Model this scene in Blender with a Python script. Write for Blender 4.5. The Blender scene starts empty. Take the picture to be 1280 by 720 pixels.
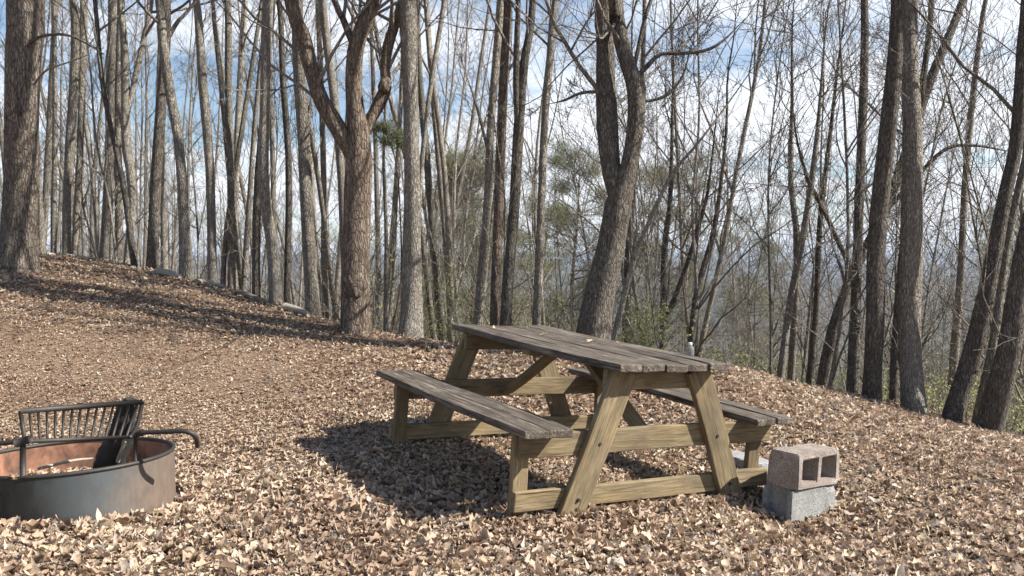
import bpy, bmesh, math, random
import numpy as np
from mathutils import Vector, Matrix
PI = math.pi
rng = np.random.default_rng(11)
random.seed(11)
sc = bpy.context.scene
COL = sc.collection

# ------------------------------------------------------------------ camera
F, CX, CY = 1075.0, 640.0, 360.0
PITCH = math.atan(35.0 / F)
cam = bpy.data.cameras.new('camera'); cam.sensor_width = 36.0; cam.lens = F / 1280 * 36
cam.clip_start = 0.05; cam.clip_end = 30000
co = bpy.data.objects.new('camera', cam); COL.objects.link(co)
co.rotation_euler = (PI / 2 - PITCH, 0, 0); sc.camera = co

def at(px, py, d):
    """point at depth y=d on the line of sight through photo pixel (px,py)"""
    a = (px - CX) / F; b = (CY - py) / F
    y = math.cos(PITCH) + b * math.sin(PITCH); z = -math.sin(PITCH) + b * math.cos(PITCH)
    return np.array([a * d / y, d, z * d / y])

# ------------------------------------------------------------------ object helpers
def tag(o, label=None, cat=None, group=None, kind=None):
    if label: o['label'] = label
    if cat: o['category'] = cat
    if group: o['group'] = group
    if kind: o['kind'] = kind
    return o
def empty(name, loc=(0, 0, 0), M=None):
    o = bpy.data.objects.new(name, None); COL.objects.link(o)
    o.empty_display_size = 0.2
    if M is not None: o.matrix_world = M
    else: o.location = loc
    return o
def link(name, me, mat=None, parent=None):
    o = bpy.data.objects.new(name, me); COL.objects.link(o)
    if mat is not None and not me.materials: me.materials.append(mat)
    if parent is not None: o.parent = parent
    return o
def np_mesh(name, V, quads=None, tris=None, smooth=True):
    me = bpy.data.meshes.new(name)
    V = np.asarray(V, dtype=np.float32).reshape(-1, 3)
    me.vertices.add(len(V)); me.vertices.foreach_set('co', V.ravel())
    loops = []; starts = []; pos = 0
    if quads is not None and len(quads):
        q = np.asarray(quads, dtype=np.int32).reshape(-1, 4); loops.append(q.ravel())
        starts.append(np.arange(len(q)) * 4 + pos); pos += q.size
    if tris is not None and len(tris):
        t = np.asarray(tris, dtype=np.int32).reshape(-1, 3); loops.append(t.ravel())
        starts.append(np.arange(len(t)) * 3 + pos); pos += t.size
    L = np.concatenate(loops); S = np.concatenate(starts).astype(np.int32)
    me.loops.add(len(L)); me.loops.foreach_set('vertex_index', L)
    me.polygons.add(len(S)); me.polygons.foreach_set('loop_start', S)
    if smooth: me.polygons.foreach_set('use_smooth', np.ones(len(S), dtype=bool))
    me.update(calc_edges=True); me.validate()
    return me
class Acc:
    """collects quads and triangles for ONE mesh"""
    def __init__(s): s.V = []; s.Q = []; s.T = []; s.n = 0
    def add(s, V, Q=None, T=None):
        V = np.asarray(V).reshape(-1, 3); s.V.append(V)
        if Q is not None and len(Q): s.Q.append(np.asarray(Q).reshape(-1, 4) + s.n)
        if T is not None and len(T): s.T.append(np.asarray(T).reshape(-1, 3) + s.n)
        s.n += len(V)
    def mesh(s, name, smooth=True):
        return np_mesh(name, np.concatenate(s.V), np.concatenate(s.Q) if s.Q else None, np.concatenate(s.T) if s.T else None, smooth)

def unit(v): return v / np.maximum(np.linalg.norm(v, axis=-1, keepdims=True), 1e-9)

def tubes(acc, pts, rad, S):
    """N tubes at once. pts (N,K,3), rad (N,K) or (N,K,S)"""
    pts = np.asarray(pts, float); N, K, _ = pts.shape
    rad = np.asarray(rad, float)
    if rad.ndim == 2: rad = np.repeat(rad[:, :, None], S, 2)
    T = np.empty_like(pts)
    T[:, 1:-1] = pts[:, 2:] - pts[:, :-2]; T[:, 0] = pts[:, 1] - pts[:, 0]; T[:, -1] = pts[:, -1] - pts[:, -2]
    T = unit(T)
    m = unit(pts[:, -1] - pts[:, 0])
    ref = np.where(np.abs(m[:, :1]) < 0.75, np.array([[1., 0, 0]]), np.array([[0, 1., 0]]))
    A = unit(np.cross(T, ref[:, None, :])); B = np.cross(T, A)
    ang = np.arange(S) * 2 * PI / S
    V = pts[:, :, None, :] + rad[..., None] * (A[:, :, None, :] * np.cos(ang)[:, None] + B[:, :, None, :] * np.sin(ang)[:, None])
    i = np.arange(N)[:, None, None] * K * S; k = np.arange(K - 1)[None, :, None] * S; s = np.arange(S)[None, None, :]; s2 = (s + 1) % S
    Q = np.stack([i + k + s, i + k + s2, i + k + S + s2, i + k + S + s], -1)
    acc.add(V, Q)
def spline(P, n):
    P = np.asarray(P, float)
    if len(P) == 2:
        t = np.linspace(0, 1, n)[:, None]; return P[0] * (1 - t) + P[1] * t
    E = np.vstack([2 * P[0] - P[1], P, 2 * P[-1] - P[-2]])
    out = []
    for t in np.linspace(0, len(P) - 1 - 1e-6, n):
        i = int(t); f = t - i; a, b, c, d = E[i:i + 4]
        out.append(.5 * ((2 * b) + (c - a) * f + (2 * a - 5 * b + 4 * c - d) * f * f + (3 * b - a - 3 * c + d) * f ** 3))
    return np.array(out)
def cap(acc, c, ring_start, S, flip=False):
    i = np.arange(S); j = (i + 1) % S
    base = acc.n
    acc.add([c], None, None)
    t = np.stack([np.full(S, base), ring_start + (j if flip else i), ring_start + (i if flip else j)], -1)
    acc.T.append(t)
def rod(acc, P, r, S=8, n=None, caps=True):
    P = np.asarray(P, float); pts = spline(P, n) if n else P
    r = np.full(len(pts), r) if np.isscalar(r) else np.interp(np.linspace(0, 1, len(pts)), np.linspace(0, 1, len(r)), r)
    s0 = acc.n
    tubes(acc, pts[None], r[None], S)
    if caps:
        e0 = acc.n - S
        cap(acc, pts[0], s0, S, False); cap(acc, pts[-1], e0, S, True)

# ------------------------------------------------------------------ materials
def mat(name):
    m = bpy.data.materials.new(name); m.use_nodes = True
    nt = m.node_tree; return m, nt, nt.nodes['Principled BSDF']
def nd(nt, t, **kw):
    n = nt.nodes.new(t)
    for k, v in kw.items():
        if k in n.inputs: n.inputs[k].default_value = v
        else: setattr(n, k, v)
    return n
def ramp(nt, stops, fac):
    r = nt.nodes.new('ShaderNodeValToRGB'); e = r.color_ramp.elements
    while len(e) < len(stops): e.new(0.5)
    for x, (p, c) in zip(e, stops): x.position = p; x.color = (*c, 1)
    nt.links.new(fac, r.inputs[0]); return r.outputs[0]
def coords(nt, scale=(1, 1, 1), kind='Object', rnd=False):
    tc = nd(nt, 'ShaderNodeTexCoord'); mp = nd(nt, 'ShaderNodeMapping'); mp.inputs['Scale'].default_value = scale
    nt.links.new(tc.outputs[kind], mp.inputs[0])
    if rnd:
        oi = nd(nt, 'ShaderNodeObjectInfo'); mu = nd(nt, 'ShaderNodeMath', operation='MULTIPLY'); mu.inputs[1].default_value = 37.0
        nt.links.new(oi.outputs['Random'], mu.inputs[0]); nt.links.new(mu.outputs[0], mp.inputs['Location'])
    return mp.outputs[0]
def noise(nt, vec, scale, detail=4, rough=.6, dist=0):
    n = nd(nt, 'ShaderNodeTexNoise', Scale=scale, Detail=detail, Roughness=rough, Distortion=dist)
    nt.links.new(vec, n.inputs['Vector']); return n.outputs['Fac']
def bump(nt, h, bsdf, strength, dist):
    b = nd(nt, 'ShaderNodeBump', Strength=strength, Distance=dist)
    nt.links.new(h, b.inputs['Height']); nt.links.new(b.outputs[0], bsdf.inputs['Normal'])
def mix(nt, fac, a, b, mode='MIX'):
    n = nd(nt, 'ShaderNodeMix', data_type='RGBA', blend_type=mode)
    for s, v in ((0, fac), (6, a), (7, b)):
        if hasattr(v, 'is_linked'): nt.links.new(v, n.inputs[s])
        elif s == 0: n.inputs[0].default_value = v
        else: n.inputs[s].default_value = (*v, 1)
    return n.outputs[2]
def mth(nt, op, a, b=None):
    n = nd(nt, 'ShaderNodeMath', operation=op)
    for i, v in enumerate((a, b)):
        if v is None: continue
        if hasattr(v, 'is_linked'): nt.links.new(v, n.inputs[i])
        else: n.inputs[i].default_value = v
    return n.outputs[0]

def bark_mat(name, c0, c1, c2, fine=1.0, vary=.35):
    m, nt, b = mat(name); L = nt.links
    v = coords(nt, (1, 1, .22), rnd=True); v2 = coords(nt, (1, 1, .5), rnd=True)
    n1 = noise(nt, v, 42 * fine, 7, .78, .9); n2 = noise(nt, v2, 2.6, 4, .65)
    vo = nd(nt, 'ShaderNodeTexVoronoi', feature='DISTANCE_TO_EDGE', Scale=44 * fine); L.new(coords(nt, (1, 1, .3), rnd=True), vo.inputs['Vector'])
    fu = ramp(nt, [(0, (0, 0, 0)), (.16, (1, 1, 1))], vo.outputs['Distance'])                # furrows between bark plates
    col = ramp(nt, [(.34, c0), (.5, c1), (.62, c2)], n1)
    col = mix(nt, mth(nt, 'MULTIPLY', mth(nt, 'SUBTRACT', 1.0, fu), .6), col, tuple(x * .7 for x in c0))
    col = mix(nt, ramp(nt, [(.45, (0, 0, 0)), (.75, (.6, .6, .6))], n2), col, tuple(x * .6 for x in c1))
    n3 = noise(nt, coords(nt, (1, 1, .7), rnd=True), 11, 6, .8)
    li = ramp(nt, [(.56, (0, 0, 0)), (.66, (1, 1, 1))], n3)          # pale lichen patches
    col = mix(nt, mth(nt, 'MULTIPLY', li, .5), col, tuple(min(1, x * 1.2 + .03) for x in c2))
    oi = nd(nt, 'ShaderNodeObjectInfo')
    k = nd(nt, 'ShaderNodeMapRange'); L.new(oi.outputs['Random'], k.inputs[0]); k.inputs[3].default_value = 1 - vary; k.inputs[4].default_value = 1 + vary * .6
    hs = nd(nt, 'ShaderNodeHueSaturation'); L.new(k.outputs[0], hs.inputs['Value']); L.new(col, hs.inputs['Color'])
    L.new(hs.outputs[0], b.inputs['Base Color']); b.inputs['Roughness'].default_value = .92
    b.inputs['Specular IOR Level'].default_value = .15
    bump(nt, mth(nt, 'ADD', n1, mth(nt, 'MULTIPLY', fu, .6)), b, 1.0, .02)
    return m
M = {}
M['bark'] = bark_mat('grey_bark', (.12, .105, .085), (.28, .25, .205), (.45, .41, .35))
M['bark_warm'] = bark_mat('brown_bark', (.065, .048, .037), (.18, .138, .105), (.32, .26, .205), .8, .1)
M['bark_dark'] = bark_mat('dark_bark', (.06, .05, .041), (.15, .13, .107), (.29, .26, .22), 1, .15)
M['bark_pale'] = bark_mat('pale_bark', (.155, .138, .113), (.345, .31, .26), (.53, .49, .425), 1.2, .2)
M['bark_scaly'] = bark_mat('scaly_bark', (.06, .047, .037), (.19, .155, .125), (.35, .305, .255), .8, .05)
M['twig'] = bark_mat('twig_bark', (.17, .15, .125), (.33, .295, .25), (.48, .44, .385), 1, .3)

def leaf_mat():
    m, nt, b = mat('dry_leaf'); L = nt.links
    g = nd(nt, 'ShaderNodeNewGeometry')
    col = ramp(nt, [(0, (.12, .08, .055)), (.1, (.25, .165, .11)), (.24, (.42, .30, .205)), (.42, (.55, .425, .30)), (.58, (.64, .52, .385)), (.74, (.56, .44, .325)), (.86, (.48, .37, .29)), (.94, (.72, .63, .51)), (1, (.42, .37, .32))], g.outputs['Random Per Island'])
    n = noise(nt, coords(nt), 75, 4, .7)
    col = mix(nt, ramp(nt, [(.42, (0, 0, 0)), (.66, (.42, .42, .42))], n), col, (.17, .105, .068))
    big = noise(nt, coords(nt), .9, 5, .65, .4)                       # drifts of damp, browner leaves among the bleached ones
    col = mix(nt, ramp(nt, [(.48, (0, 0, 0)), (.68, (.6, .6, .6))], big), col, (.27, .175, .12))
    pk = noise(nt, coords(nt), 2.3, 3, .6)
    col = mix(nt, ramp(nt, [(.5, (0, 0, 0)), (.7, (.4, .4, .4))], pk), col, (.54, .385, .28))
    tr = nd(nt, 'ShaderNodeBsdfTranslucent'); L.new(col, tr.inputs[0]); L.new(col, b.inputs['Base Color'])
    b.inputs['Roughness'].default_value = .62; b.inputs['Specular IOR Level'].default_value = .25
    ms = nd(nt, 'ShaderNodeMixShader'); ms.inputs[0].default_value = .24
    L.new(b.outputs[0], ms.inputs[1]); L.new(tr.outputs[0], ms.inputs[2])
    L.new(ms.outputs[0], nt.nodes['Material Output'].inputs[0])
    return m
M['leaf'] = leaf_mat()
def ground_mat():
    m, nt, b = mat('forest_floor'); v = coords(nt)
    n = noise(nt, v, 22, 6, .7); n2 = noise(nt, v, 1.3, 4, .6)
    col = ramp(nt, [(.3, (.055, .037, .026)), (.48, (.19, .13, .09)), (.62, (.27, .185, .12)), (.75, (.38, .275, .185))], n)
    col = mix(nt, mth(nt, 'MULTIPLY', n2, .5), col, (.22, .15, .105))
    nt.links.new(col, b.inputs['Base Color']); b.inputs['Roughness'].default_value = .95; b.inputs['Specular IOR Level'].default_value = .1
    bump(nt, n, b, 1, .03); return m
M['ground'] = ground_mat()
def hill_mat():
    m, nt, b = mat('winter_woods'); v = coords(nt)
    n = noise(nt, v, .06, 6, .75); n2 = noise(nt, v, .006, 4, .6)
    col = ramp(nt, [(.3, (.045, .042, .036)), (.55, (.11, .095, .08)), (.75, (.16, .14, .12))], n)
    col = mix(nt, ramp(nt, [(.45, (0, 0, 0)), (.65, (.7, .7, .7))], n2), col, (.045, .06, .04))
    nt.links.new(col, b.inputs['Base Color']); b.inputs['Roughness'].default_value = 1; b.inputs['Specular IOR Level'].default_value = 0
    return m
M['hill'] = hill_mat()
def wood_mat(name, stops, green=None, rough=.85, bs=.6):
    m, nt, b = mat(name); L = nt.links
    v = coords(nt, (1.6, 26, 26), rnd=True); n = noise(nt, v, 2.2, 6, .65, 1.2)
    v2 = coords(nt, (2, 5, 5), rnd=True); n2 = noise(nt, v2, 2.0, 4, .65)
    col = ramp(nt, stops, n)
    dk = tuple(x * .45 for x in stops[1][1])
    col = mix(nt, ramp(nt, [(.42, (0, 0, 0)), (.7, (.75, .75, .75))], n2), col, green or dk)
    gy = noise(nt, coords(nt, (1.2, 7, 7), rnd=True), 3.3, 5, .7)     # greyed weathering
    col = mix(nt, ramp(nt, [(.42, (0, 0, 0)), (.64, (.3, .3, .3))], gy), col, tuple(sum(stops[1][1]) / 3 * k for k in (1.0, .93, .82)))
    w = noise(nt, coords(nt, (.8, 60, 60), rnd=True), 3, 3, .5)       # drying cracks along the grain
    cr = ramp(nt, [(.30, (1, 1, 1)), (.36, (0, 0, 0))], w)
    col = mix(nt, mth(nt, 'MULTIPLY', cr, .8), col, tuple(x * .25 for x in stops[0][1]))
    oi = nd(nt, 'ShaderNodeObjectInfo'); k = nd(nt, 'ShaderNodeMapRange'); L.new(oi.outputs['Random'], k.inputs[0]); k.inputs[3].default_value = .8; k.inputs[4].default_value = 1.15
    hs = nd(nt, 'ShaderNodeHueSaturation'); L.new(k.outputs[0], hs.inputs['Value']); L.new(col, hs.inputs['Color'])
    L.new(hs.outputs[0], b.inputs['Base Color']); b.inputs['Roughness'].default_value = rough; b.inputs['Specular IOR Level'].default_value = .25
    h = mth(nt, 'SUBTRACT', n, mth(nt, 'MULTIPLY', cr, .7))
    bump(nt, h, b, bs, .006); return m
M['wood_top'] = wood_mat('weathered_wood', [(.3, (.026, .02, .016)), (.45, (.095, .075, .058)), (.58, (.20, .165, .13)), (.7, (.38, .335, .28))], (.05, .039, .03), .75, 1.0)
M['wood_leg'] = wood_mat('treated_wood', [(.28, (.085, .06, .032)), (.45, (.205, .152, .08)), (.6, (.285, .22, .122)), (.75, (.37, .295, .175))], (.10, .074, .044))
def concrete_mat(name, c0, c1):
    m, nt, b = mat(name); v = coords(nt)
    n = noise(nt, v, 9, 5, .6); n2 = noise(nt, v, 160, 3, .7)
    vo = nd(nt, 'ShaderNodeTexVoronoi', Scale=130); nt.links.new(v, vo.inputs['Vector'])
    col = ramp(nt, [(.3, c0), (.65, c1)], n)
    pit = ramp(nt, [(.16, (1, 1, 1)), (.36, (0, 0, 0))], vo.outputs['Distance'])
    st = noise(nt, coords(nt, (1, 1, 2)), 5, 5, .7, .8)
    col = mix(nt, ramp(nt, [(.5, (0, 0, 0)), (.68, (.65, .65, .65))], st), col, tuple(x * .5 for x in c0))
    col = mix(nt, mth(nt, 'MULTIPLY', pit, .25), col, tuple(x * .35 for x in c0))
    col = mix(nt, mth(nt, 'MULTIPLY', n2, .3), col, tuple(x * .6 for x in c0))
    nt.links.new(col, b.inputs['Base Color']); b.inputs['Roughness'].default_value = .95; b.inputs['Specular IOR Level'].default_value = .15
    bump(nt, mth(nt, 'SUBTRACT', n2, pit), b, 1, .006); return m
M['block_pink'] = concrete_mat('rosy_concrete', (.29, .235, .20), (.45, .40, .355))
M['block_grey'] = concrete_mat('grey_concrete', (.25, .25, .24), (.40, .40, .385))
M['block_pale'] = concrete_mat('pale_concrete', (.34, .34, .34), (.46, .465, .475))
def steel_mat():
    m, nt, b = mat('burnt_steel'); L = nt.links
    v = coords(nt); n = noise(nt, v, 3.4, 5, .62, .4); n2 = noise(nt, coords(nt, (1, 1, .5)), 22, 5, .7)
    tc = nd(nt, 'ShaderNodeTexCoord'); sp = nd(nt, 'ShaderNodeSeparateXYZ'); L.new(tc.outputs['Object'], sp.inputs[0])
    # steel tone runs along x: near black to the left, blue-grey scale in the middle, rust to the right
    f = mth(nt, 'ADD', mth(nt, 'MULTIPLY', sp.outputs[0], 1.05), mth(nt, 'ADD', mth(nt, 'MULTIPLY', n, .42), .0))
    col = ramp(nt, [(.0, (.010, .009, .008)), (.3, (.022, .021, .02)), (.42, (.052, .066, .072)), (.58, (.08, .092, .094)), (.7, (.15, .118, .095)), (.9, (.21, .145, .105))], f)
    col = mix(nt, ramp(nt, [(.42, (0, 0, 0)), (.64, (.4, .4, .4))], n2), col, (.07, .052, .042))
    L.new(col, b.inputs['Base Color']); b.inputs['Metallic'].default_value = .25; b.inputs['Roughness'].default_value = .62
    bump(nt, n2, b, .25, .003); return m
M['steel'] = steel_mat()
def rust_mat():
    m, nt, b = mat('rusty_lining'); v = coords(nt); n = noise(nt, v, 7, 5, .65, .5)
    col = ramp(nt, [(.3, (.05, .03, .022)), (.46, (.17, .082, .05)), (.6, (.30, .15, .092)), (.75, (.27, .18, .13))], n)
    nt.links.new(col, b.inputs['Base Color']); b.inputs['Roughness'].default_value = .85; bump(nt, n, b, .3, .004); return m
M['rust'] = rust_mat()
def plain(name, c, rough=.7, metal=0, nscale=30, amt=.5, b_=.3):
    m, nt, b = mat(name); n = noise(nt, coords(nt), nscale, 4, .65)
    col = mix(nt, mth(nt, 'MULTIPLY', n, amt * 2), c, tuple(x * .35 for x in c))
    nt.links.new(col, b.inputs['Base Color']); b.inputs['Roughness'].default_value = rough; b.inputs['Metallic'].default_value = metal
    bump(nt, n, b, b_, .004); return m
M['iron'] = plain('sooty_iron', (.06, .052, .046), .6, .3)
M['char'] = plain('charred_wood', (.032, .028, .026), .85, 0, 24, .4, .9)
M['log'] = plain('bleached_log', (.46, .40, .33), .9, 0, 30, .5, .6)
M['ash'] = plain('cold_ash', (.20, .185, .17), .95, 0, 45, .5, .8)
M['white'] = plain('white_plastic', (.72, .72, .69), .4, 0, 20, .1, .1)
def clear_mat():
    m, nt, b = mat('cloudy_plastic'); n = noise(nt, coords(nt), 40, 3, .6)
    nt.links.new(ramp(nt, [(.3, (.4, .42, .41)), (.7, (.58, .6, .59))], n), b.inputs['Base Color'])
    b.inputs['Transmission Weight'].default_value = .75; b.inputs['Roughness'].default_value = .22; b.inputs['IOR'].default_value = 1.2; return m
M['clear'] = clear_mat()
def foliage_mat(name, stops, trans):
    m, nt, b = mat(name); L = nt.links
    g = nd(nt, 'ShaderNodeNewGeometry'); col = ramp(nt, stops, g.outputs['Random Per Island'])
    L.new(col, b.inputs['Base Color']); b.inputs['Roughness'].default_value = .6; b.inputs['Specular IOR Level'].default_value = .2
    tr = nd(nt, 'ShaderNodeBsdfTranslucent'); L.new(col, tr.inputs[0])
    ms = nd(nt, 'ShaderNodeMixShader'); ms.inputs[0].default_value = trans
    L.new(b.outputs[0], ms.inputs[1]); L.new(tr.outputs[0], ms.inputs[2]); L.new(ms.outputs[0], nt.nodes['Material Output'].inputs[0])
    return m
M['needle'] = foliage_mat('pine_needles', [(0, (.12, .135, .07)), (.5, (.2, .22, .11)), (.85, (.27, .275, .15)), (1, (.33, .27, .17))], .35)
M['fresh'] = foliage_mat('fresh_leaves', [(0, (.26, .30, .10)), (.5, (.38, .42, .15)), (1, (.52, .53, .25))], .55)

# ------------------------------------------------------------------ ground
TB = np.array([.3211, 5.1194, -1.2185])                     # picnic table: base centre and axes
TU = unit(np.array([math.sin(.5187), -math.cos(.5187), -.0399])); TV = np.array([math.cos(.5187), math.sin(.5187), -.0499])
TV = unit(TV - TU * (TU @ TV)); TW = np.cross(TU, TV)
def tp(u, v, w): return TB + TU * u + TV * v + TW * w
CREST = [(-250, 300, 12), (-100, 318, 11.5), (0, 323, 11.2), (60, 322, 11.6), (130, 328, 12), (230, 348, 11), (320, 376, 10.2), (400, 400, 9.6), (440, 414, 9), (520, 428, 8.7),
         (600, 440, 8.4), (750, 446, 8.1), (920, 467, 8), (1000, 490, 8.1), (1130, 517, 8.6), (1280, 560, 8.6), (1400, 596, 8.6), (1550, 640, 8.6)]
cp = [at(*c) for c in CREST]
ctl = list(cp)
for u, v in ((.84, -.55), (.84, .55), (-.84, -.85), (-.84, .85), (.8, -.85), (.8, .85), (0, 0)): ctl.append(tp(u, v, -.035))
ctl += [np.array(p) for p in ((1.445, 4.45, -1.41), (1.6, 4.2, -1.40), (-2.14, 4.15, -1.2), at(100, 668, 3.62), (-2.9, 4.0, -1.16), (-1.3, 3.6, -1.19), (-.5, 3.9, -1.25), (-1.26, 5.45, -1.205), at(640, 720, 3.4), at(0, 720, 3.1), at(1280, 720, 3.7),
         (-4, -4, -.9), (4, -4, -1.45), (-7, 3, -.75), (6, 3, -1.66), (7.5, 6, -1.75), (0, 0, -1.16), (-7.5, 7, -.42))]
ctl = np.array(ctl)
def _U(r2): return .5 * r2 * np.log(r2 + 1e-9)
def _fit():
    n = len(ctl); d2 = ((ctl[:, None, :2] - ctl[None, :, :2]) ** 2).sum(-1)
    A = np.zeros((n + 3, n + 3)); A[:n, :n] = _U(d2) + np.eye(n) * .05
    P = np.c_[np.ones(n), ctl[:, :2]]; A[:n, n:] = P; A[n:, :n] = P.T
    return np.linalg.solve(A, np.r_[ctl[:, 2], 0, 0, 0])
_W = _fit()
def tps(x, y):
    sh = x.shape; x = x.ravel(); y = y.ravel(); out = np.empty(len(x)); n = len(ctl)
    for s in range(0, len(x), 20000):
        X = x[s:s + 20000]; Y = y[s:s + 20000]
        d2 = (X[:, None] - ctl[:, 0]) ** 2 + (Y[:, None] - ctl[:, 1]) ** 2
        out[s:s + 20000] = _U(d2) @ _W[:n] + _W[n] + _W[n + 1] * X + _W[n + 2] * Y
    return out.reshape(sh)
_caz = np.array([p[0] / p[1] for p in cp]); _cd = np.array([p[1] for p in cp])
def crest_d(az): return np.interp(az, _caz, _cd)
def height(x, y, rough=True):
    x = np.asarray(x, float); y = np.asarray(y, float)
    az = np.clip(x / np.maximum(y, .8), -.85, .9); dc = crest_d(az)
    k = np.minimum(1, dc / np.maximum(y, 1e-3)); k = np.where(y > 0, k, 1)
    xe = np.clip(x * k, -9, 9); ye = np.clip(y * k, -5, 14)
    z = tps(xe, ye)
    t = np.maximum(y - dc, 0); s = np.interp(az, [-.6, -.3, 0, .3], [.2, .27, .38, .42]); w = 1.6
    fall = s * (np.sqrt(t * t + w * w) - w)
    side = np.maximum(np.abs(x) - 9.5, 0) * np.where(y > dc, 0, np.sign(x)) * .1
    back = np.maximum(-y - 5, 0) * .03
    z = z - 70 * (1 - np.exp(-fall / 70)) - np.minimum(side, 30) - np.minimum(back, 20)
    if rough:
        z = z + .012 * np.sin(3.1 * x + 1.7 * np.sin(2.3 * y)) * np.cos(2.7 * y + 1.1 * x) + .007 * np.sin(8.3 * x + 2 * np.sin(5 * y)) * np.sin(7.1 * y + .4)
        z = z + .05 * np.clip(t, 0, 8) * np.sin(.9 * x + .5 * y) * np.cos(.7 * y - .3 * x) * .5
    return z
def hz(x, y): return float(height(np.array([x]), np.array([y]))[0])

def hill_z(x, y):
    r = np.hypot(x, y); a = np.arctan2(x, y)
    n1 = np.sin(5 * a + 1) * .5 + np.sin(13 * a + 2) * .3 + np.sin(31 * a) * .15 + np.sin(67 * a + r * .002) * .08
    n2 = np.sin(4 * a + 2.5) * .5 + np.sin(11 * a + .3) * .3 + np.sin(27 * a + 1) * .18 + np.sin(59 * a + 2) * .1
    n3 = np.sin(3 * a + .5) * .5 + np.sin(9 * a + 1.6) * .35 + np.sin(23 * a + 2) * .15
    g = lambda R, W: np.exp(-((r - R) / W) ** 2)
    return -72 + (44 + 12 * n1) * g(1200, 330) + (68 + 9 * n2) * g(2500, 600) + (108 + 22 * n3) * g(5200, 1100)
def polar_sheet(radii, n_az, zf):
    a = np.linspace(0, 2 * PI, n_az, endpoint=False); R, A = np.meshgrid(radii, a, indexing='ij')
    X = R * np.sin(A); Y = R * np.cos(A); Z = zf(X, Y)
    i = np.arange(len(radii) - 1)[:, None] * n_az; j = np.arange(n_az)[None]; j2 = (j + 1) % n_az
    Q = np.stack([i + j, i + n_az + j, i + n_az + j2, i + j2], -1).reshape(-1, 4)[:, ::-1]
    return np.stack([X, Y, Z], -1).reshape(-1, 3), Q
def blend_z(x, y):
    r = np.hypot(x, y); t = np.clip((r - 160) / 260, 0, 1); t = t * t * (3 - 2 * t)
    return height(x, y) * (1 - t) + hill_z(x, y) * t
rad = np.concatenate([np.linspace(.05, 14, 130), np.geomspace(14.4, 420, 70)])
V, Q = polar_sheet(rad, 500, blend_z)
tag(link('ground', np_mesh('ground', V, Q), M['ground']), kind='structure')
V, Q = polar_sheet(np.geomspace(419, 9000, 110), 420, lambda x, y: np.where(np.hypot(x, y) < 422, blend_z(x, y) - .5, hill_z(x, y)))
tag(link('hills', np_mesh('hills', V, Q), M['hill']), kind='structure')

# ------------------------------------------------------------------ leaf litter
def leaf_templates(n=6):
    """each: (verts (12,3) of a unit-long leaf, quads)"""
    r = np.random.default_rng(4); out = []
    for k in range(n):
        lob = r.uniform(.15, .5); ph = r.uniform(0, 2)
        ts = np.array([0, .18, .36, .55, .75, 1.0])
        w = .29 * np.sin(PI * np.clip(ts * .92 + .06, 0, 1)) ** .8 * (1 - lob * (np.arange(6) % 2 == 0))
        w[0] = .02; w[-1] = .02
        mid = np.c_[ts - .5, np.zeros(6), np.zeros(6)]
        le = np.c_[ts - .5 + r.uniform(-.05, .05, 6), w * r.uniform(.8, 1.2, 6), np.zeros(6)]
        ri = np.c_[ts - .5 + r.uniform(-.05, .05, 6), -w * r.uniform(.8, 1.2, 6), np.zeros(6)]
        V = np.concatenate([mid, le, ri]); Q = []
        for i in range(5): Q += [[i, i + 1, 7 + i, 6 + i], [i + 1, i, 12 + i, 13 + i]]
        out.append((V, np.array(Q)))
    return out
LT = leaf_templates()
def euler_mats(rx, ry, rz):
    cx, sx, cy, sy, cz, sz = np.cos(rx), np.sin(rx), np.cos(ry), np.sin(ry), np.cos(rz), np.sin(rz)
    R = np.empty((len(rx), 3, 3))
    R[:, 0, 0] = cz * cy; R[:, 0, 1] = cz * sy * sx - sz * cx; R[:, 0, 2] = cz * sy * cx + sz * sx
    R[:, 1, 0] = sz * cy; R[:, 1, 1] = sz * sy * sx + cz * cx; R[:, 1, 2] = sz * sy * cx - cz * sx
    R[:, 2, 0] = -sy; R[:, 2, 1] = cy * sx; R[:, 2, 2] = cy * cx
    return R
def scatter_leaves(acc, P, size, tilt, r):
    N = len(P); which = r.integers(0, len(LT), N)
    for k, (LV, LQ) in enumerate(LT):
        idx = np.nonzero(which == k)[0]; n = len(idx)
        if not n: continue
        v = np.repeat(LV[None], n, 0)
        fold = r.normal(.35, .55, n)[:, None]; curl = r.normal(.1, .6, n)[:, None]; tw = r.normal(0, .9, n)[:, None]
        z = fold * np.abs(v[:, :, 1]) * 1.2 + curl * v[:, :, 0] ** 2 * 1.5 + tw * v[:, :, 0] * v[:, :, 1]
        z += r.normal(0, .035, z.shape)
        v[:, :, 1] *= r.uniform(.5, 1.15, n)[:, None]
        v[:, :, 2] = z
        v *= size[idx][:, None, None]
        tl = tilt[idx]
        R = euler_mats(r.normal(0, 1, n) * tl, r.normal(0, 1, n) * tl, r.uniform(0, 2 * PI, n))
        v = np.einsum('nij,nkj->nki', R, v) + P[idx][:, None, :]
        q = LQ[None] + (np.arange(n) * len(LV))[:, None, None]
        acc.add(v, q)
RC = np.array([-2.142, 4.15]); RR = .472                         # fire ring centre, radius
def in_ring(x, y): return np.hypot(x - RC[0], y - RC[1])
def on_block(x, y):                                              # keep litter out of the block stack
    dx, dy = x - 1.445, y - 4.45; a = math.radians(36)
    s = dx * math.cos(a) + dy * math.sin(a); t = -dx * math.sin(a) + dy * math.cos(a)
    return (s > .015) & (s < .38) & (t > .015) & (t < .18)
acc = Acc()
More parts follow.
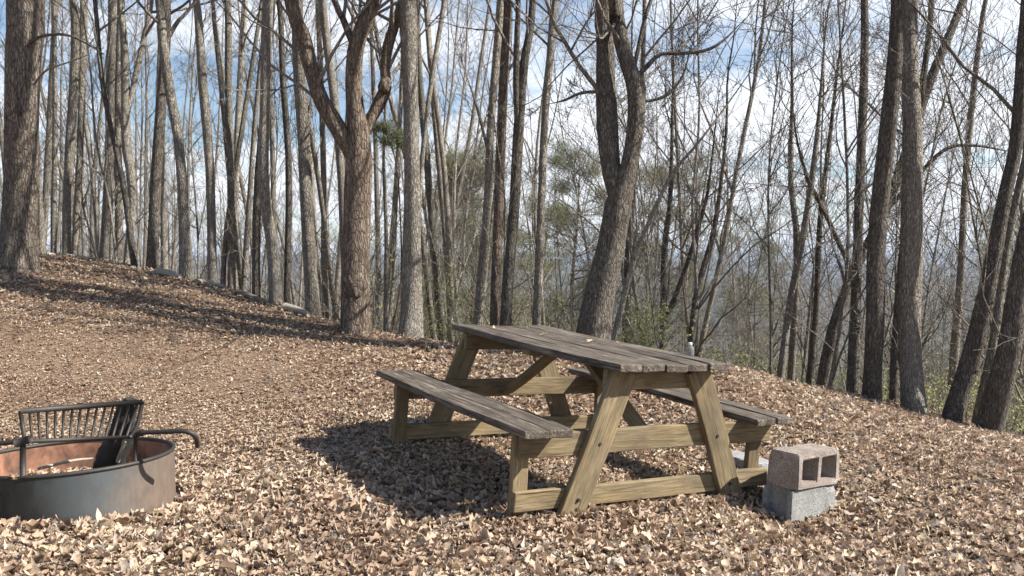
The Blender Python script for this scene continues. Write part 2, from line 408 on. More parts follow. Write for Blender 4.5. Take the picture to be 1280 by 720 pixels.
def litter(n, y0, y1, smin, smax, seed, zspread, past=1.6, tilt=.3, keep=None):
    r = np.random.default_rng(seed); n = int(n * 1.28)
    y = np.sqrt(r.uniform(y0 ** 2, y1 ** 2, n)); az = r.uniform(-.9, 1.0, n); x = az * y
    ok = (y < crest_d(az) + past) & ~on_block(x, y)
    rr = in_ring(x, y); ok &= (np.abs(rr - RR) > .035) & ((rr > RR) | (r.uniform(0, 1, n) < .3))
    if keep is not None: ok &= keep(x, y, r)
    x, y, rr = x[ok], y[ok], rr[ok]
    pack = np.clip((-.6 - x) / 1.5, 0, 1) * np.clip((y - 4.6) / 1.2, 0, 1) * np.clip((9.0 - y) / 1.4, 0, 1)    # trodden pad: small crumbled litter
    s = r.uniform(smin, smax, len(x)) * (1 - .42 * pack)
    drift = .010 * (1 + np.sin(2.1 * x + 3 * np.sin(1.3 * y)) * np.sin(1.9 * y + 1.2 * x))
    z = height(x, y) + r.uniform(.004, zspread, len(x)) * (1 - .75 * pack) + drift * r.uniform(0, 1, len(x)) * (1 - pack)
    ins = rr < RR; z = np.where(ins, height(x, y) + .05 + .05 * np.cos(rr / RR * 1.4) + r.uniform(0, .02, len(x)), z)
    heap = (np.abs(rr - RR - .1) < .09) & (y < RC[1]); z = z + heap * .004
    scatter_leaves(acc, np.c_[x, y, z], s, np.full(len(x), tilt) * (1 - .45 * pack), r)
litter(13000, 2.3, 4.6, .04, .092, 11, .026, tilt=.26)
litter(22000, 2.3, 4.2, .026, .066, 1, .022)
litter(10000, 4.6, 8.5, .045, .088, 12, .026, tilt=.28)
litter(44000, 4.2, 6.6, .027, .065, 2, .02)
litter(80000, 6.3, 13.5, .024, .06, 3, .025, 1.8, .32)
litter(16000, 2.3, 6.5, .016, .036, 5, .03, tilt=.5)
litter(16000, 4.6, 9.2, .025, .055, 6, .03, keep=lambda x, y, r: x < -.3)
tag(link('leaf_litter', acc.mesh('leaf_litter', smooth=False), M['leaf']), 'tan and brown dry oak leaves carpeting the whole slope', 'leaf litter', kind='stuff')
# loose broken twigs lying in the leaves
acc = Acc(); r = np.random.default_rng(8); n = 420
y = np.sqrt(r.uniform(2.5 ** 2, 11 ** 2, n)); az = r.uniform(-.7, .7, n); ok = (y < crest_d(az) + .5) & (np.abs(in_ring(az * y, y) - RR) > .2) & ~on_block(az * y, y); y, az = y[ok], az[ok]; x = az * y; n = len(x)
a = r.uniform(0, 2 * PI, n); L = r.uniform(.06, .3, n); pts = np.zeros((n, 4, 3))
for k in range(4):
    s = (k / 3 - .5) * L; pts[:, k, 0] = x + np.cos(a) * s + r.normal(0, .006, n); pts[:, k, 1] = y + np.sin(a) * s + r.normal(0, .006, n)
    pts[:, k, 2] = height(pts[:, k, 0], pts[:, k, 1]) + .035 + r.normal(0, .012, n)
tubes(acc, pts, np.repeat(r.uniform(.0015, .004, n)[:, None], 4, 1), 4)
tag(link('fallen_twigs', acc.mesh('fallen_twigs'), M['bark_pale']), 'thin broken twigs strewn over the dry leaves', 'twigs', kind='stuff')

# ------------------------------------------------------------------ trees
def grow(P, D, L, R, K, up, wob, r, tip=.18):
    N = len(P); pts = np.empty((N, K + 1, 3)); pts[:, 0] = P; d = unit(D).copy(); z = np.array([0, 0, 1.])
    for k in range(K):
        d = unit(d + up * z / K + r.normal(0, wob, (N, 3))); pts[:, k + 1] = pts[:, k] + d * (L / K)[:, None]
    rad = R[:, None] * (1 - (1 - tip) * np.linspace(0, 1, K + 1)[None] ** .9)
    return pts, rad
def kids(pts, rad, L, n, tmin, ang, ratio, r, rmax=1):
    N, K1, _ = pts.shape; K = K1 - 1
    t = r.uniform(tmin, 1, (N, n)); f = t * K; i = np.minimum(f.astype(int), K - 1); fr = (f - i)[..., None]; idx = np.arange(N)[:, None]
    P = pts[idx, i] * (1 - fr) + pts[idx, i + 1] * fr; T = unit(pts[idx, i + 1] - pts[idx, i])
    rd = rad[idx, i] * (1 - fr[..., 0]) + rad[idx, i + 1] * fr[..., 0]
    q = r.normal(0, 1, (N, n, 3)); perp = unit(q - T * (q * T).sum(-1, keepdims=True))
    a = r.normal(ang, .2, (N, n))[..., None]; D = T * np.cos(a) + perp * np.sin(a)
    Lc = L[:, None] * ratio * (1.15 - .7 * t) * r.uniform(.7, 1.25, (N, n))
    return P.reshape(-1, 3), D.reshape(-1, 3), Lc.ravel(), np.minimum(rd * .62, rmax).ravel()
def crown_mesh(name, tpts, trad, r, h0, n1=20, n2=6, n3=5, len1=.3, ang1=.85, up1=.5, min_r=.0028, extra=()):
    """branches carried by a trunk polyline, from height fraction h0 up"""
    acc = Acc()
    for tpts, trad, h0, n1, len1 in [(tpts, trad, h0, n1, len1)] + list(extra):
        branches(acc, tpts, trad, r, h0, n1, n2, n3, len1, ang1, up1, min_r)
    return acc.mesh(name)
def branches(acc, tpts, trad, r, h0, n1, n2, n3, len1, ang1, up1, min_r):
    L = np.linalg.norm(np.diff(tpts, axis=0), axis=1).sum()
    P, D, Lc, R = kids(tpts[None], trad[None], np.array([L]), n1, h0, ang1, len1, r, .035)
    R = np.maximum(np.minimum(R, Lc * .0085), min_r * 1.6)
    p1, q1 = grow(P, D, Lc, R, 7, up1, .13, r); tubes(acc, p1, np.maximum(q1, min_r), 5)
    P, D, L2, R = kids(p1, q1, Lc, n2, .15, .75, .5, r, .03); R = np.maximum(R, min_r * 1.3)
    p2, q2 = grow(P, D, L2, R, 5, .35, .15, r); tubes(acc, p2, np.maximum(q2, min_r), 3)
    if n3:
        P, D, L3, R = kids(p2, q2, L2, n3, .1, .7, .55, r, .012); R = np.maximum(R, min_r)
        p3, q3 = grow(P, D, L3, R, 3, .25, .16, r, .5); tubes(acc, p3, np.maximum(q3, min_r * .7), 3)
def trunk_mesh(name, pts, rad, S, r, flare=.45, lumps=()):
    acc = Acc(); h = np.r_[0, np.cumsum(np.linalg.norm(np.diff(pts, axis=0), axis=1))]
    ang = np.arange(S) * 2 * PI / S; k = r.integers(3, 6); ph = r.uniform(0, 6)
    rr = rad[:, None] * (1 + flare * np.exp(-np.maximum(h, 0)[:, None] / (.10 + rad[0])) * (1 + .5 * np.sin(k * ang + ph)[None]))
    rr = rr * (1 + .05 * np.sin(2 * ang[None] + h[:, None] * 1.7 + ph) + .035 * np.sin(3 * ang[None] - h[:, None] * 2.9) + r.normal(0, .012, (len(pts), S)))
    tubes(acc, pts[None], rr[None], S)
    cap(acc, pts[-1], acc.n - S, S, True)
    return acc.mesh(name)

def tree_from_photo(spec, i):
    """trunk traced at its own depth, carried on past the frame to a full-height crown"""
    d = spec['d']; r = np.random.default_rng(500 + i)
    P = [at(x, y, d) for x, y, w in spec['p']]; W = [w / F * d / 2 for x, y, w in spec['p']]
    if spec.get('sink', True):                                   # start at the ground under the lowest traced point
        g = hz(P[0][0], d)
        if P[0][2] > g + .05:
            sl = (P[1] - P[0]) / max(P[1][2] - P[0][2], .1); q = P[0] + sl * (g - P[0][2]) * .6; q[2] = g; P.insert(0, q); W.insert(0, W[0] * 1.05)
    sway = spec.get('sway', r.normal(0, .05)); z0 = P[0][2]
    P = [p + np.array([0, sway * max(0, p[2] - z0) + .05 * math.sin(2.1 * (p[2] - z0) + i), 0]) for p in P]
    z0 = P[0][2]; H = spec.get('h', 14.)
    dirn = unit(P[-1] - P[-2]); top = P[-1]; w = W[-1]; lim = spec.get('stop')
    if not lim:
        n = 5
        for k in range(n):
            dirn = unit(dirn + np.array([r.normal(0, .06), r.normal(0, .06), .12])); step = max((z0 + H - P[len(P) - 1][2]) / (n - k), .5)
            P.append(P[-1] + dirn * step); W.append(w * (1 - .93 * (k + 1) / n))
    else:
        for k in range(3):
            dirn = unit(dirn + np.array([r.normal(0, .1), r.normal(0, .1), .1])); P.append(P[-1] + dirn * .5); W.append(w * (.7 - .28 * k))
    first = P[0].copy(); P.insert(0, P[0] - np.array([0, 0, .25])); W.insert(0, W[0] * 1.1)
    n = 40 if d < 11 else 26; pts = spline(P, n); rad_ = np.interp(np.linspace(0, len(W) - 1, n), np.arange(len(W)), W)
    root = empty(spec.get('name', 'bare_tree'), tuple(first)); tag(root, spec['label'], spec.get('cat', 'tree'), spec.get('group'))
    S = 14 if d < 11 else 9
    loc = pts - first
    link('trunk', trunk_mesh('trunk', loc, rad_, S, r, spec.get('flare', .4)), M[spec.get('bark', 'bark')], root)
    allp, allr = [(loc, rad_)], []
    for lb in spec.get('limbs', []):
        lp = [at(x, y, d) for x, y, w in lb]; lw = [w / F * d / 2 for x, y, w in lb]
        bz = lp[0][2]; sgn = r.choice([-1, 1]) * .12
        base_y = np.interp(bz, pts[:, 2], pts[:, 1])
        lp = [np.array([p[0], base_y + sgn * (p[2] - bz), p[2]]) for p in lp]
        long_ = len(lb[0]) and lb[-1][1] <= 5
        if long_:
            dv = unit(lp[-1] - lp[-2]); w = lw[-1]
            for k in range(4):
                dv = unit(dv + np.array([r.normal(0, .1), r.normal(0, .1), .1])); lp.append(lp[-1] + dv * r.uniform(1.2, 1.8)); lw.append(w * (1 - .92 * (k + 1) / 4))
        else: lw[-1] *= .45; lp.append(lp[-1] + unit(lp[-1] - lp[-2]) * .35); lw.append(lw[-1] * .3)
        n = 30 if long_ else 18; q = spline(lp, n) - first; qr = np.interp(np.linspace(0, len(lw) - 1, n), np.arange(len(lw)), lw)
        a_ = Acc(); qq = qr[:, None] * (1 + .06 * np.sin(2 * np.arange(10) * 2 * PI / 10 + np.arange(n)[:, None] * .7) + r.normal(0, .015, (n, 10)))
        tubes(a_, q[None], qq[None], 10); cap(a_, q[-1], a_.n - 10, 10, True)
        lo = link('limb', a_.mesh('limb'), M[spec.get('bark', 'bark')], root)
        allp.append((q, qr))
    c = spec.get('crown', (.47, 7, 4, 4))
    if c:
        a_ = []
        me = crown_mesh('crown', loc, rad_, r, c[0], c[1], c[2], c[3], spec.get('len1', .2), up1=spec.get('up', .6), extra=[(q, qr, .25, 7, .4) for q, qr in allp[1:]])
        link('crown', me, M['twig'], root)
    return root

T = []
def t(label, d, p, **k): T.append(dict(label=label, d=d, p=p, **k))
t('thick scaly brown trunk at the left edge of the photo, widest of all', 10.2, [(22, 331, 44), (24, 240, 41), (29, 150, 40), (31, 70, 41), (31, 0, 42)], bark='bark_scaly', name='pine_tree', flare=.1, sway=0, crown=(.5, 12, 5, 4), h=17)
t('pale straight trunk half hidden behind the thick scaly one', 13, [(49, 308, 13), (48, 150, 12), (50, 0, 11)], bark='bark_pale')
t('slim straight trunk in the gap just right of the thick scaly tree', 13.5, [(66, 308, 7), (67, 150, 6), (68, 0, 6)])
t('grey straight trunk with a dark left side, second stout one from the left', 12.5, [(83, 319, 11), (86, 200, 11), (90, 90, 11), (92, 0, 10)])
t('narrow trunk close behind and right of the second stout left trunk', 14, [(96, 312, 9), (99, 180, 8), (104, 0, 8)])
t('thin dark sapling leaning left, crossing in front of a curved trunk', 11.8, [(168, 322, 8), (158, 270, 8), (146, 215, 7), (131, 150, 6), (121, 90, 6), (109, 0, 5)], bark='bark_dark', h=10)
t('straight slim trunk behind the left leaning sapling', 14, [(148, 312, 10), (148, 150, 9), (149, 0, 8)])
t('pale trunk bowed to the left with a forked upper stem', 12.6, [(159, 310, 10), (167, 236, 11), (161, 180, 11), (158, 100, 10), (155, 40, 9), (153, 0, 9)], bark='bark_pale', limbs=[[(160, 150, 7), (171, 85, 7), (178, 40, 6), (184, 0, 6)]])
t('dark trunk with a flared base on the left crest', 11.6, [(188, 329, 14), (193, 240, 13), (195, 150, 13), (197, 60, 13), (198, 0, 13)], bark='bark_dark', flare=.7)
t('thin pale trunk close beside the dark flared one', 11.9, [(193, 336, 7), (200, 200, 7), (204, 90, 7), (204, 0, 6)], bark='bark_pale')
t('grey trunk curving left as it rises beside a fallen pale log', 11, [(234, 348, 17), (231, 280, 14), (226, 222, 13), (218, 165, 12), (208, 111, 12), (201, 45, 12), (198, 0, 11)], limbs=[[(203, 55, 7), (218, 25, 5), (238, 0, 4)]])
t('slender grey trunk bending gently left above a bare patch of sky', 12, [(267, 353, 12), (263, 222, 11), (258, 111, 11), (254, 55, 10), (248, 0, 9)], bark='bark_pale')
t('upright grey trunk right of the gently bending slender one', 13, [(289, 356, 10), (288, 222, 9), (284, 111, 9), (282, 0, 8)])
t('grey trunk swept at the foot, tall and straight above', 10.5, [(345, 381, 17), (339, 310, 14), (330, 225, 14), (332, 111, 13), (333, 0, 13)], bark='bark_pale')
t('dark narrow trunk leaning right behind the swept foot trunk', 12, [(319, 367, 11), (325, 240, 10), (333, 120, 9), (346, 0, 8)], bark='bark_dark')
t('slim dark trunk between the swept trunk and the left of the forked tree', 12.2, [(358, 384, 9), (362, 222, 8), (356, 100, 8), (352, 0, 7)], bark='bark_dark')
t('tall grey trunk with slight curve just left of the big forked tree', 10, [(392, 396, 19), (387, 320, 17), (380, 240, 16), (374, 160, 15), (369, 90, 14), (367, 0, 14)])
t('stout brown tree forking into three thick limbs, with a burl low on its trunk', 9.0, [(446, 416, 37), (445, 370, 34), (446, 275, 32), (447, 205, 34), (447, 168, 28), (443, 130, 22), (443, 90, 21), (447, 58, 21), (457, 30, 20), (472, -5, 18)],
  bark='bark_warm', flare=.3, sway=.0, crown=(.55, 10, 5, 4),
  limbs=[[(445, 205, 22), (432, 177, 22), (414, 146, 20), (401, 122, 20), (390, 84, 19), (382, 50, 18), (367, 0, 17)],
         [(450, 178, 14), (461, 150, 14), (472, 128, 16), (480, 106, 15), (479, 80, 13), (483, 50, 13), (491, 22, 12), (497, 0, 11)],
         [(446, 66, 11), (438, 46, 9), (428, 22, 8), (419, 3, 8)]])
t('narrow trunk seen through the left fork of the stout forked tree', 13, [(434, 400, 11), (428, 190, 10), (413, 61, 10), (409, 0, 9)], bark='bark_pale')
t('straight stout grey trunk standing right of the big forked tree', 9.1, [(513, 423, 30), (514, 370, 25), (515, 240, 20), (513, 120, 20), (511, 50, 22), (510, 0, 23)], bark='bark_pale')
t('thin trunk leaning right above the far left end of the table', 14, [(518, 400, 7), (524, 232, 7), (536, 122, 6), (554, 0, 6)])
t('leftmost of four tall trunks rising behind the tabletop', 11, [(598, 400, 12), (605, 310, 11), (610, 239, 11), (614, 143, 10), (626, 0, 10)], limbs=[[(610, 190, 4), (598, 140, 4), (585, 100, 3)]])
t('brown trunk second of four behind the tabletop, wrapped in green at its foot', 10.6, [(618, 404, 12), (624, 239, 12), (630, 90, 12), (635, 0, 11)], bark='bark_warm')
t('dark trunk third of four behind the tabletop, splitting into two stems', 10, [(632, 405, 16), (636, 340, 14), (642, 269, 13), (648, 167, 13), (655, 80, 11), (666, 0, 9)], bark='bark_dark', limbs=[[(648, 180, 8), (645, 110, 8), (646, 50, 7), (647, 0, 7)]])
t('slim grey trunk rightmost of four tall trunks behind the tabletop', 10.4, [(671, 404, 11), (677, 239, 10), (681, 150, 9), (687, 78, 9), (694, 0, 8)])
t('big leaning tree behind the table, twin dark stems with a swollen burl', 8.2, [(741, 425, 44), (747, 385, 41), (756, 345, 39), (766, 300, 36), (774, 250, 33), (783, 218, 22), (791, 180, 20), (795, 140, 21), (793, 108, 21), (786, 85, 18), (778, 58, 18), (772, 24, 18), (770, 0, 18)],
  bark='bark_dark', flare=.25, sway=0, crown=(.62, 12, 5, 4),
  limbs=[[(773, 245, 24), (765, 215, 26), (761, 167, 26), (759, 108, 25), (759, 40, 24), (758, 0, 23)],
         [(792, 100, 6), (808, 84, 6), (826, 68, 5), (858, 67, 4.5), (885, 62, 4), (905, 50, 3), (925, 30, 2.5)],
         [(795, 128, 5), (812, 127, 4), (832, 120, 4), (850, 100, 3.5), (858, 74, 3)],
         [(790, 92, 6), (798, 60, 6), (806, 25, 5), (814, 0, 5)],
         [(758, 118, 5), (742, 116, 4), (724, 118, 4), (706, 126, 3), (690, 130, 2)]])
t('thin pale trunk leaning right from behind the big twin stem tree', 10, [(768, 425, 8), (780, 370, 7), (793, 317, 6), (810, 275, 5), (836, 221, 5), (870, 180, 3)], bark='bark_pale', stop=1, crown=(.35, 8, 5, 4))
t('dark straight stub of trunk close right of the big twin stem tree', 12, [(783, 425, 11), (784, 330, 9), (792, 240, 7), (800, 120, 6), (806, 0, 5)], bark='bark_dark')
t('slender trunk forking low into two stems, right of the big twin stem tree', 12.5, [(828, 430, 9), (832, 311, 8), (838, 250, 6), (840, 150, 4)], bark='bark_dark', stop=1, crown=(.3, 14, 6, 5), limbs=[[(831, 400, 6), (850, 350, 6), (868, 290, 5), (880, 239, 4), (888, 150, 3)]])
t('thin trunk curving right and then upright over the right end of the tabletop', 11, [(864, 436, 9), (874, 365, 8), (893, 305, 7), (904, 250, 6), (914, 160, 4), (918, 90, 2.5)], bark='bark_dark', stop=1, crown=(.35, 16, 6, 5))
t('pale slim trunk leaning right, brightest in the gap right of the table', 11.5, [(975, 474, 10), (983, 420, 9), (992, 361, 9), (1006, 278, 8), (1016, 208, 7), (1024, 150, 5), (1031, 70, 3)], bark='bark_pale', stop=1, crown=(.4, 20, 6, 5))
t('slim straight trunk paired with the bright leaning one in the gap', 12, [(988, 480, 9), (988, 312, 8), (980, 229, 7), (979, 139, 4), (975, 80, 2.5)], stop=1, crown=(.4, 20, 6, 5))
t('slim dark upright trunk left of the thick leaning right hand tree', 12, [(1013, 484, 9), (1020, 389, 8), (1028, 278, 7), (1042, 160, 5), (1050, 80, 3)], bark='bark_dark', stop=1, crown=(.4, 20, 6, 5))
t('dark tree leaning steeply right, passing behind two upright trunks', 11.2, [(1030, 486, 15), (1044, 415, 15), (1061, 368, 15), (1080, 328, 14), (1110, 280, 13), (1141, 210, 12), (1172, 116, 12), (1203, 47, 11), (1226, 0, 10)], bark='bark_dark', sway=.1,
  limbs=[[(1072, 340, 7), (1055, 300, 7), (1037, 257, 6), (1020, 222, 5), (1008, 170, 3), (1004, 120, 2)], [(1120, 262, 6), (1150, 228, 6), (1190, 185, 5), (1226, 179, 4), (1270, 186, 3)]])
t('dark trunk hidden in part by the tallest dark trunk on the right', 10.5, [(1067, 494, 15), (1079, 350, 13), (1096, 180, 11), (1112, 0, 10)], bark='bark_dark')
t('tallest straight dark trunk on the right, left of the lit grey one', 9.1, [(1088, 504, 23), (1091, 400, 22), (1095, 300, 21), (1105, 155, 20), (1116, 0, 18)], bark='bark_dark')
t('dark narrow trunk showing between the two biggest right hand trunks', 10, [(1114, 512, 11), (1124, 400, 10), (1138, 256, 9), (1160, 100, 8), (1175, 0, 7)], bark='bark_dark')
t('thick grey trunk on the right with a sunlit right flank', 9.0, [(1141, 519, 29), (1144, 420, 28), (1149, 311, 27), (1155, 170, 23), (1164, 0, 20)], flare=.35)
t('slim upright trunk right of the thick sunlit grey trunk', 12, [(1191, 530, 11), (1192, 435, 10), (1199, 334, 9), (1207, 217, 8), (1222, 39, 6)], h=11)
t('dark trunk leaning right near the right edge, leftmost of a leaning trio', 8.9, [(1191, 534, 24), (1205, 485, 22), (1219, 427, 21), (1238, 330, 19), (1259, 240, 17), (1275, 180, 16), (1281, 60, 15), (1284, 0, 14)], bark='bark_dark', flare=.35)
t('slim lighter trunk in the middle of the leaning right edge trio', 9.4, [(1221, 541, 12), (1238, 435, 11), (1254, 342, 10), (1275, 250, 9), (1300, 120, 8)])
t('stout trunk leaning out of the right edge of the photo', 8.8, [(1235, 545, 30), (1250, 440, 27), (1266, 334, 25), (1282, 240, 23), (1310, 90, 20)], bark='bark_dark', flare=.35)
t('thin trunk with many fine shoots standing behind the left end of the table', 12, [(483, 405, 6), (484, 300, 5), (483, 200, 4), (487, 120, 3), (492, 30, 2)], stop=1, crown=(.2, 16, 5, 4))
t('pale thin trunk in the left wood, right of the upright grey one', 13.5, [(305, 362, 8), (312, 260, 7), (322, 150, 6), (338, 0, 6)], bark='bark_pale')
t('thin trunk leaning right out of the left wood beside the gap of sky', 13, [(277, 355, 7), (282, 280, 7), (300, 160, 6), (322, 0, 5)])
for i, s in enumerate(T): tree_from_photo(s, i)

# burl on the forked tree and scar knots are grown wood: parts of their tree
def lump(name, c, r0, m, parent, seed, flat=(1, 1, 1), rough=.28):
    bm = bmesh.new(); bmesh.ops.create_icosphere(bm, subdivisions=3, radius=1)
    g = np.random.default_rng(seed); k = g.normal(0, 3.2, (7, 3)); ph = g.uniform(0, 6, 7)
    for v in bm.verts:
        p = np.array(v.co); f = 1 + rough * sum(math.sin(float(k[j] @ p) + ph[j]) for j in range(7)) / 2.6
        v.co = Vector(p * f * r0 * np.array(flat))
    for f in bm.faces: f.smooth = True
    me = bpy.data.meshes.new(name); bm.to_mesh(me); bm.free()
    o = link(name, me, m, parent); o.location = c; return o
forked = [o for o in COL.objects if o.get('label', '').startswith('stout brown tree forking')][0]
b0 = Vector(at(441, 362, 8.86)) - forked.location
lump('burl', b0, .085, M['bark_warm'], forked, 3, (1, .75, 1.1), .5)
lump('knot', Vector(at(481, 106, 9.0)) - forked.location, .075, M['bark_warm'], forked, 5, (.9, .9, 1.2), .15)
twin = [o for o in COL.objects if o.get('label', '').startswith('big leaning tree behind')][0]
lump('burl', Vector(at(796, 122, 8.2)) - twin.location, .10, M['bark'], twin, 8, (.85, .8, 1.7), .12)

# snags on the thick left trunk: dead branch stubs
big = [o for o in COL.objects if o.get('label', '').startswith('thick scaly')][0]
for pl, w in (([(33, 58, 10.1), (50, 46, 9.9), (78, 43, 9.7), (100, 50, 9.6), (130, 68, 9.5)], .022), ([(42, 106, 10.0), (58, 88, 9.8), (85, 78, 9.7), (112, 68, 9.6)], .016), ([(14, 137, 10.05), (22, 138, 9.95), (29, 139, 9.9)], .03)):
    a_ = Acc(); rod(a_, [at(*q) - np.array(big.location) for q in pl], [w, w * .7, w * .3], 6, 14)
    link('dead_branch', a_.mesh('dead_branch'), M['bark_dark' if w != .016 else 'bark_pale'], big)

# prototypes for the wood beyond the crest, then copies
def proto_tree(i, H, r0, h0, S=8, kink=.03, c=(20, 6, 5), len1=.26, name='bare_tree', bark='bark', ang1=.8, min_r=.0038):
    r = np.random.default_rng(900 + i)
    P = [np.array([0, 0, -.4]), np.zeros(3)]; d = np.array([r.normal(0, .05), r.normal(0, .05), 1])
    n = 7
    for k in range(n):
        d = unit(d + np.array([r.normal(0, kink), r.normal(0, kink), .06])); P.append(P[-1] + d * H / n)
    pts = spline(P, 22); rad_ = r0 * (1.12 - np.linspace(0, 1, 22) * .98) ** .85
    root = empty(name)
    link('trunk', trunk_mesh('trunk', pts, rad_, S, r, .35), M[bark], root)
    link('crown', crown_mesh('crown', pts, rad_, r, h0, *c, len1, ang1, .55, min_r), M['twig'], root)
    return root
def copy_tree(o):
    c = o.copy(); COL.objects.link(c)
    for ch in o.children:
        k = ch.copy(); COL.objects.link(k); k.parent = c
    return c
def put(root, x, y, s, rz, lean=0):
    root.location = (x, y, hz(x, y)); root.scale = (s, s, s); root.rotation_euler = (lean * math.cos(rz * 3), lean * math.sin(rz * 5), rz)
protos = []
barks = ['bark', 'bark_pale', 'bark_pale', 'bark']
for i in range(14):
    r = np.random.default_rng(40 + i)
    protos.append(proto_tree(i, r.uniform(13, 18), r.uniform(.05, .105), r.uniform(.4, .58), 8, r.uniform(.02, .06), (int(r.integers(11, 15)), 5, 5), r.uniform(.16, .22), bark=barks[i % 4]))
for i in range(10):
    r = np.random.default_rng(140 + i)
    protos.append(proto_tree(30 + i, r.uniform(8.5, 13), r.uniform(.035, .065), r.uniform(.2, .36), 8, r.uniform(.03, .075), (int(r.integers(11, 15)), 6, 6), r.uniform(.3, .4), bark=barks[i % 4], ang1=.55, min_r=.0029))
r = np.random.default_rng(77); used = set(); N_BG = 160
for k in range(N_BG):
    left = k < 98
    az = r.uniform(-.72, -.06) if left else r.uniform(-.12, .72)
    d = 14.5 + r.uniform() ** 1.5 * 40 if left else 14.5 + r.uniform() ** 1.1 * 46
    j = k % 14 if left else 14 + k % 10
    o = protos[j] if j not in used else copy_tree(protos[j]); used.add(j)
    put(o, az * d, d, r.uniform(.72, 1.1), r.uniform(0, 6.28), r.normal(0, .05 if left else .03))
    if left: tag(o, 'slim bare tree in the dense wood beyond the left crest', 'tree', 'slim bare trees of the left wood')
    elif az < .22: tag(o, 'slim bare tree on the slope far behind the picnic table', 'tree', 'slim bare trees behind the table')
    else: tag(o, 'slim bare tree on the falling slope far behind the right crest', 'tree', 'slim bare trees of the right slope')
saps = []
for i in range(8):
    r2 = np.random.default_rng(60 + i)
    saps.append(proto_tree(100 + i, r2.uniform(4.5, 7.5), r2.uniform(.014, .026), .15, 5, 0.07, (20, 5, 5), .33, 'bare_sapling', 'bark_pale', .7, .0026))
used = set()
for k in range(96):
    az = r.uniform(-.68, .72); d = float(crest_d(az)) + 1.2 + r.uniform() ** 1.5 * 16
    j = k % len(saps); o = saps[j] if j not in used else copy_tree(saps[j]); used.add(j)
    put(o, az * d, d, r.uniform(.6, 1.15), r.uniform(0, 6.28), r.normal(0, .1))
    side = 'left' if az < -.12 else ('table' if az < .22 else 'right')
    tag(o, {'left': 'thin twiggy bare sapling among the trunks behind the left crest', 'table': 'thin twiggy bare sapling growing behind the picnic table', 'right': 'thin twiggy bare sapling growing behind the right crest'}[side], 'sapling',
        {'left': 'bare saplings of the left wood', 'table': 'bare saplings behind the table', 'right': 'bare saplings of the right slope'}[side])

# the far-off wood that covers the valley side: one mass
acc = Acc(); r = np.random.default_rng(5); n = 2200
az = r.uniform(-.8, .85, n); d = 52 + r.uniform(0, 1, n) ** 1.3 * 210; x = az * d; yy = d; zz = blend_z(x, yy)
H = r.uniform(11, 17, n); top = np.c_[x + r.normal(0, .5, n), yy + r.normal(0, .5, n), zz + H]; base = np.c_[x, yy, zz - .3]
tt = np.linspace(0, 1, 4)[None, :, None]; tk = base[:, None] * (1 - tt) + top[:, None] * tt; tr = r.uniform(.08, .16, n)[:, None] * np.array([1.1, .85, .55, .12])[None]
tubes(acc, tk, tr, 4)
P, D, Lc, R = kids(tk, tr, H, 11, .3, .75, .26, r, .05); p1, q1 = grow(P, D, Lc, np.maximum(R, .025), 2, .5, .15, r, .4); tubes(acc, p1, np.maximum(q1, .012), 3)
P, D, L2, R = kids(p1, q1, Lc, 3, .2, .7, .6, r, .02); p2, q2 = grow(P, D, L2, np.maximum(R, .014), 1, .3, .2, r, .5); tubes(acc, p2, np.maximum(q2, .009), 3)
tag(link('far_wood', acc.mesh('far_wood'), M['twig']), 'grey brown mass of bare trees covering the valley side far below', 'far wood', kind='stuff')

# pines with needled crowns beyond the trunks
def needle_clumps(acc, C, size, n, r, ln):
    """n needles fanned about each centre; thin slivers"""
    N = len(C); c = np.repeat(C, n, 0) + r.normal(0, 1, (N * n, 3)) * np.repeat(size, n)[:, None] * np.array([1, 1, .55])
    a = unit(r.normal(0, 1, (N * n, 3)) + np.array([0, 0, .25])); b = unit(np.cross(a, r.normal(0, 1, (N * n, 3))))
    L = ln * r.uniform(.6, 1.3, (N * n, 1)); w = L * .028 + .0015
    V = np.stack([c - b * w, c + b * w, c + a * L + b * w * .4, c + a * L - b * w * .4], 1)
    acc.add(V, np.arange(N * n * 4).reshape(-1, 4))
def make_pine(i, H, r0, h0, spread, dens, ln=.2):
    r = np.random.default_rng(300 + i)
    P = [np.array([0, 0, -.4]), np.zeros(3)] + [np.array([r.normal(0, .12), r.normal(0, .12), H * f]) for f in (.3, .6, .85, 1)]
    pts = spline(P, 18); rad_ = r0 * (1.1 - np.linspace(0, 1, 18))
    root = empty('pine_tree'); link('trunk', trunk_mesh('trunk', pts, np.maximum(rad_, .01), 8, r, .2), M['bark_warm'], root)
    acc = Acc(); p, D, Lc, R = kids(pts[None], rad_[None], np.array([H]), dens, h0, 1.25, spread, r, .04)
    p1, q1 = grow(p, D, Lc, np.maximum(R, .012), 5, .35, .1, r); tubes(acc, p1, np.maximum(q1, .006), 4)
    P2, D2, L2, R2 = kids(p1, q1, Lc, 6, .25, .8, .4, r, .012); p2, q2 = grow(P2, D2, L2, np.maximum(R2, .006), 2, .4, .1, r)
    tubes(acc, p2, np.maximum(q2, .004), 3); link('branches', acc.mesh('branches'), M['bark_warm'], root)
    acc = Acc(); C = np.concatenate([p2[:, -1], p2[:, 1], p1[:, -1]]); needle_clumps(acc, C, np.full(len(C), ln * .9), 34, r, ln)
    link('crown', acc.mesh('crown', False), M['needle'], root); return root
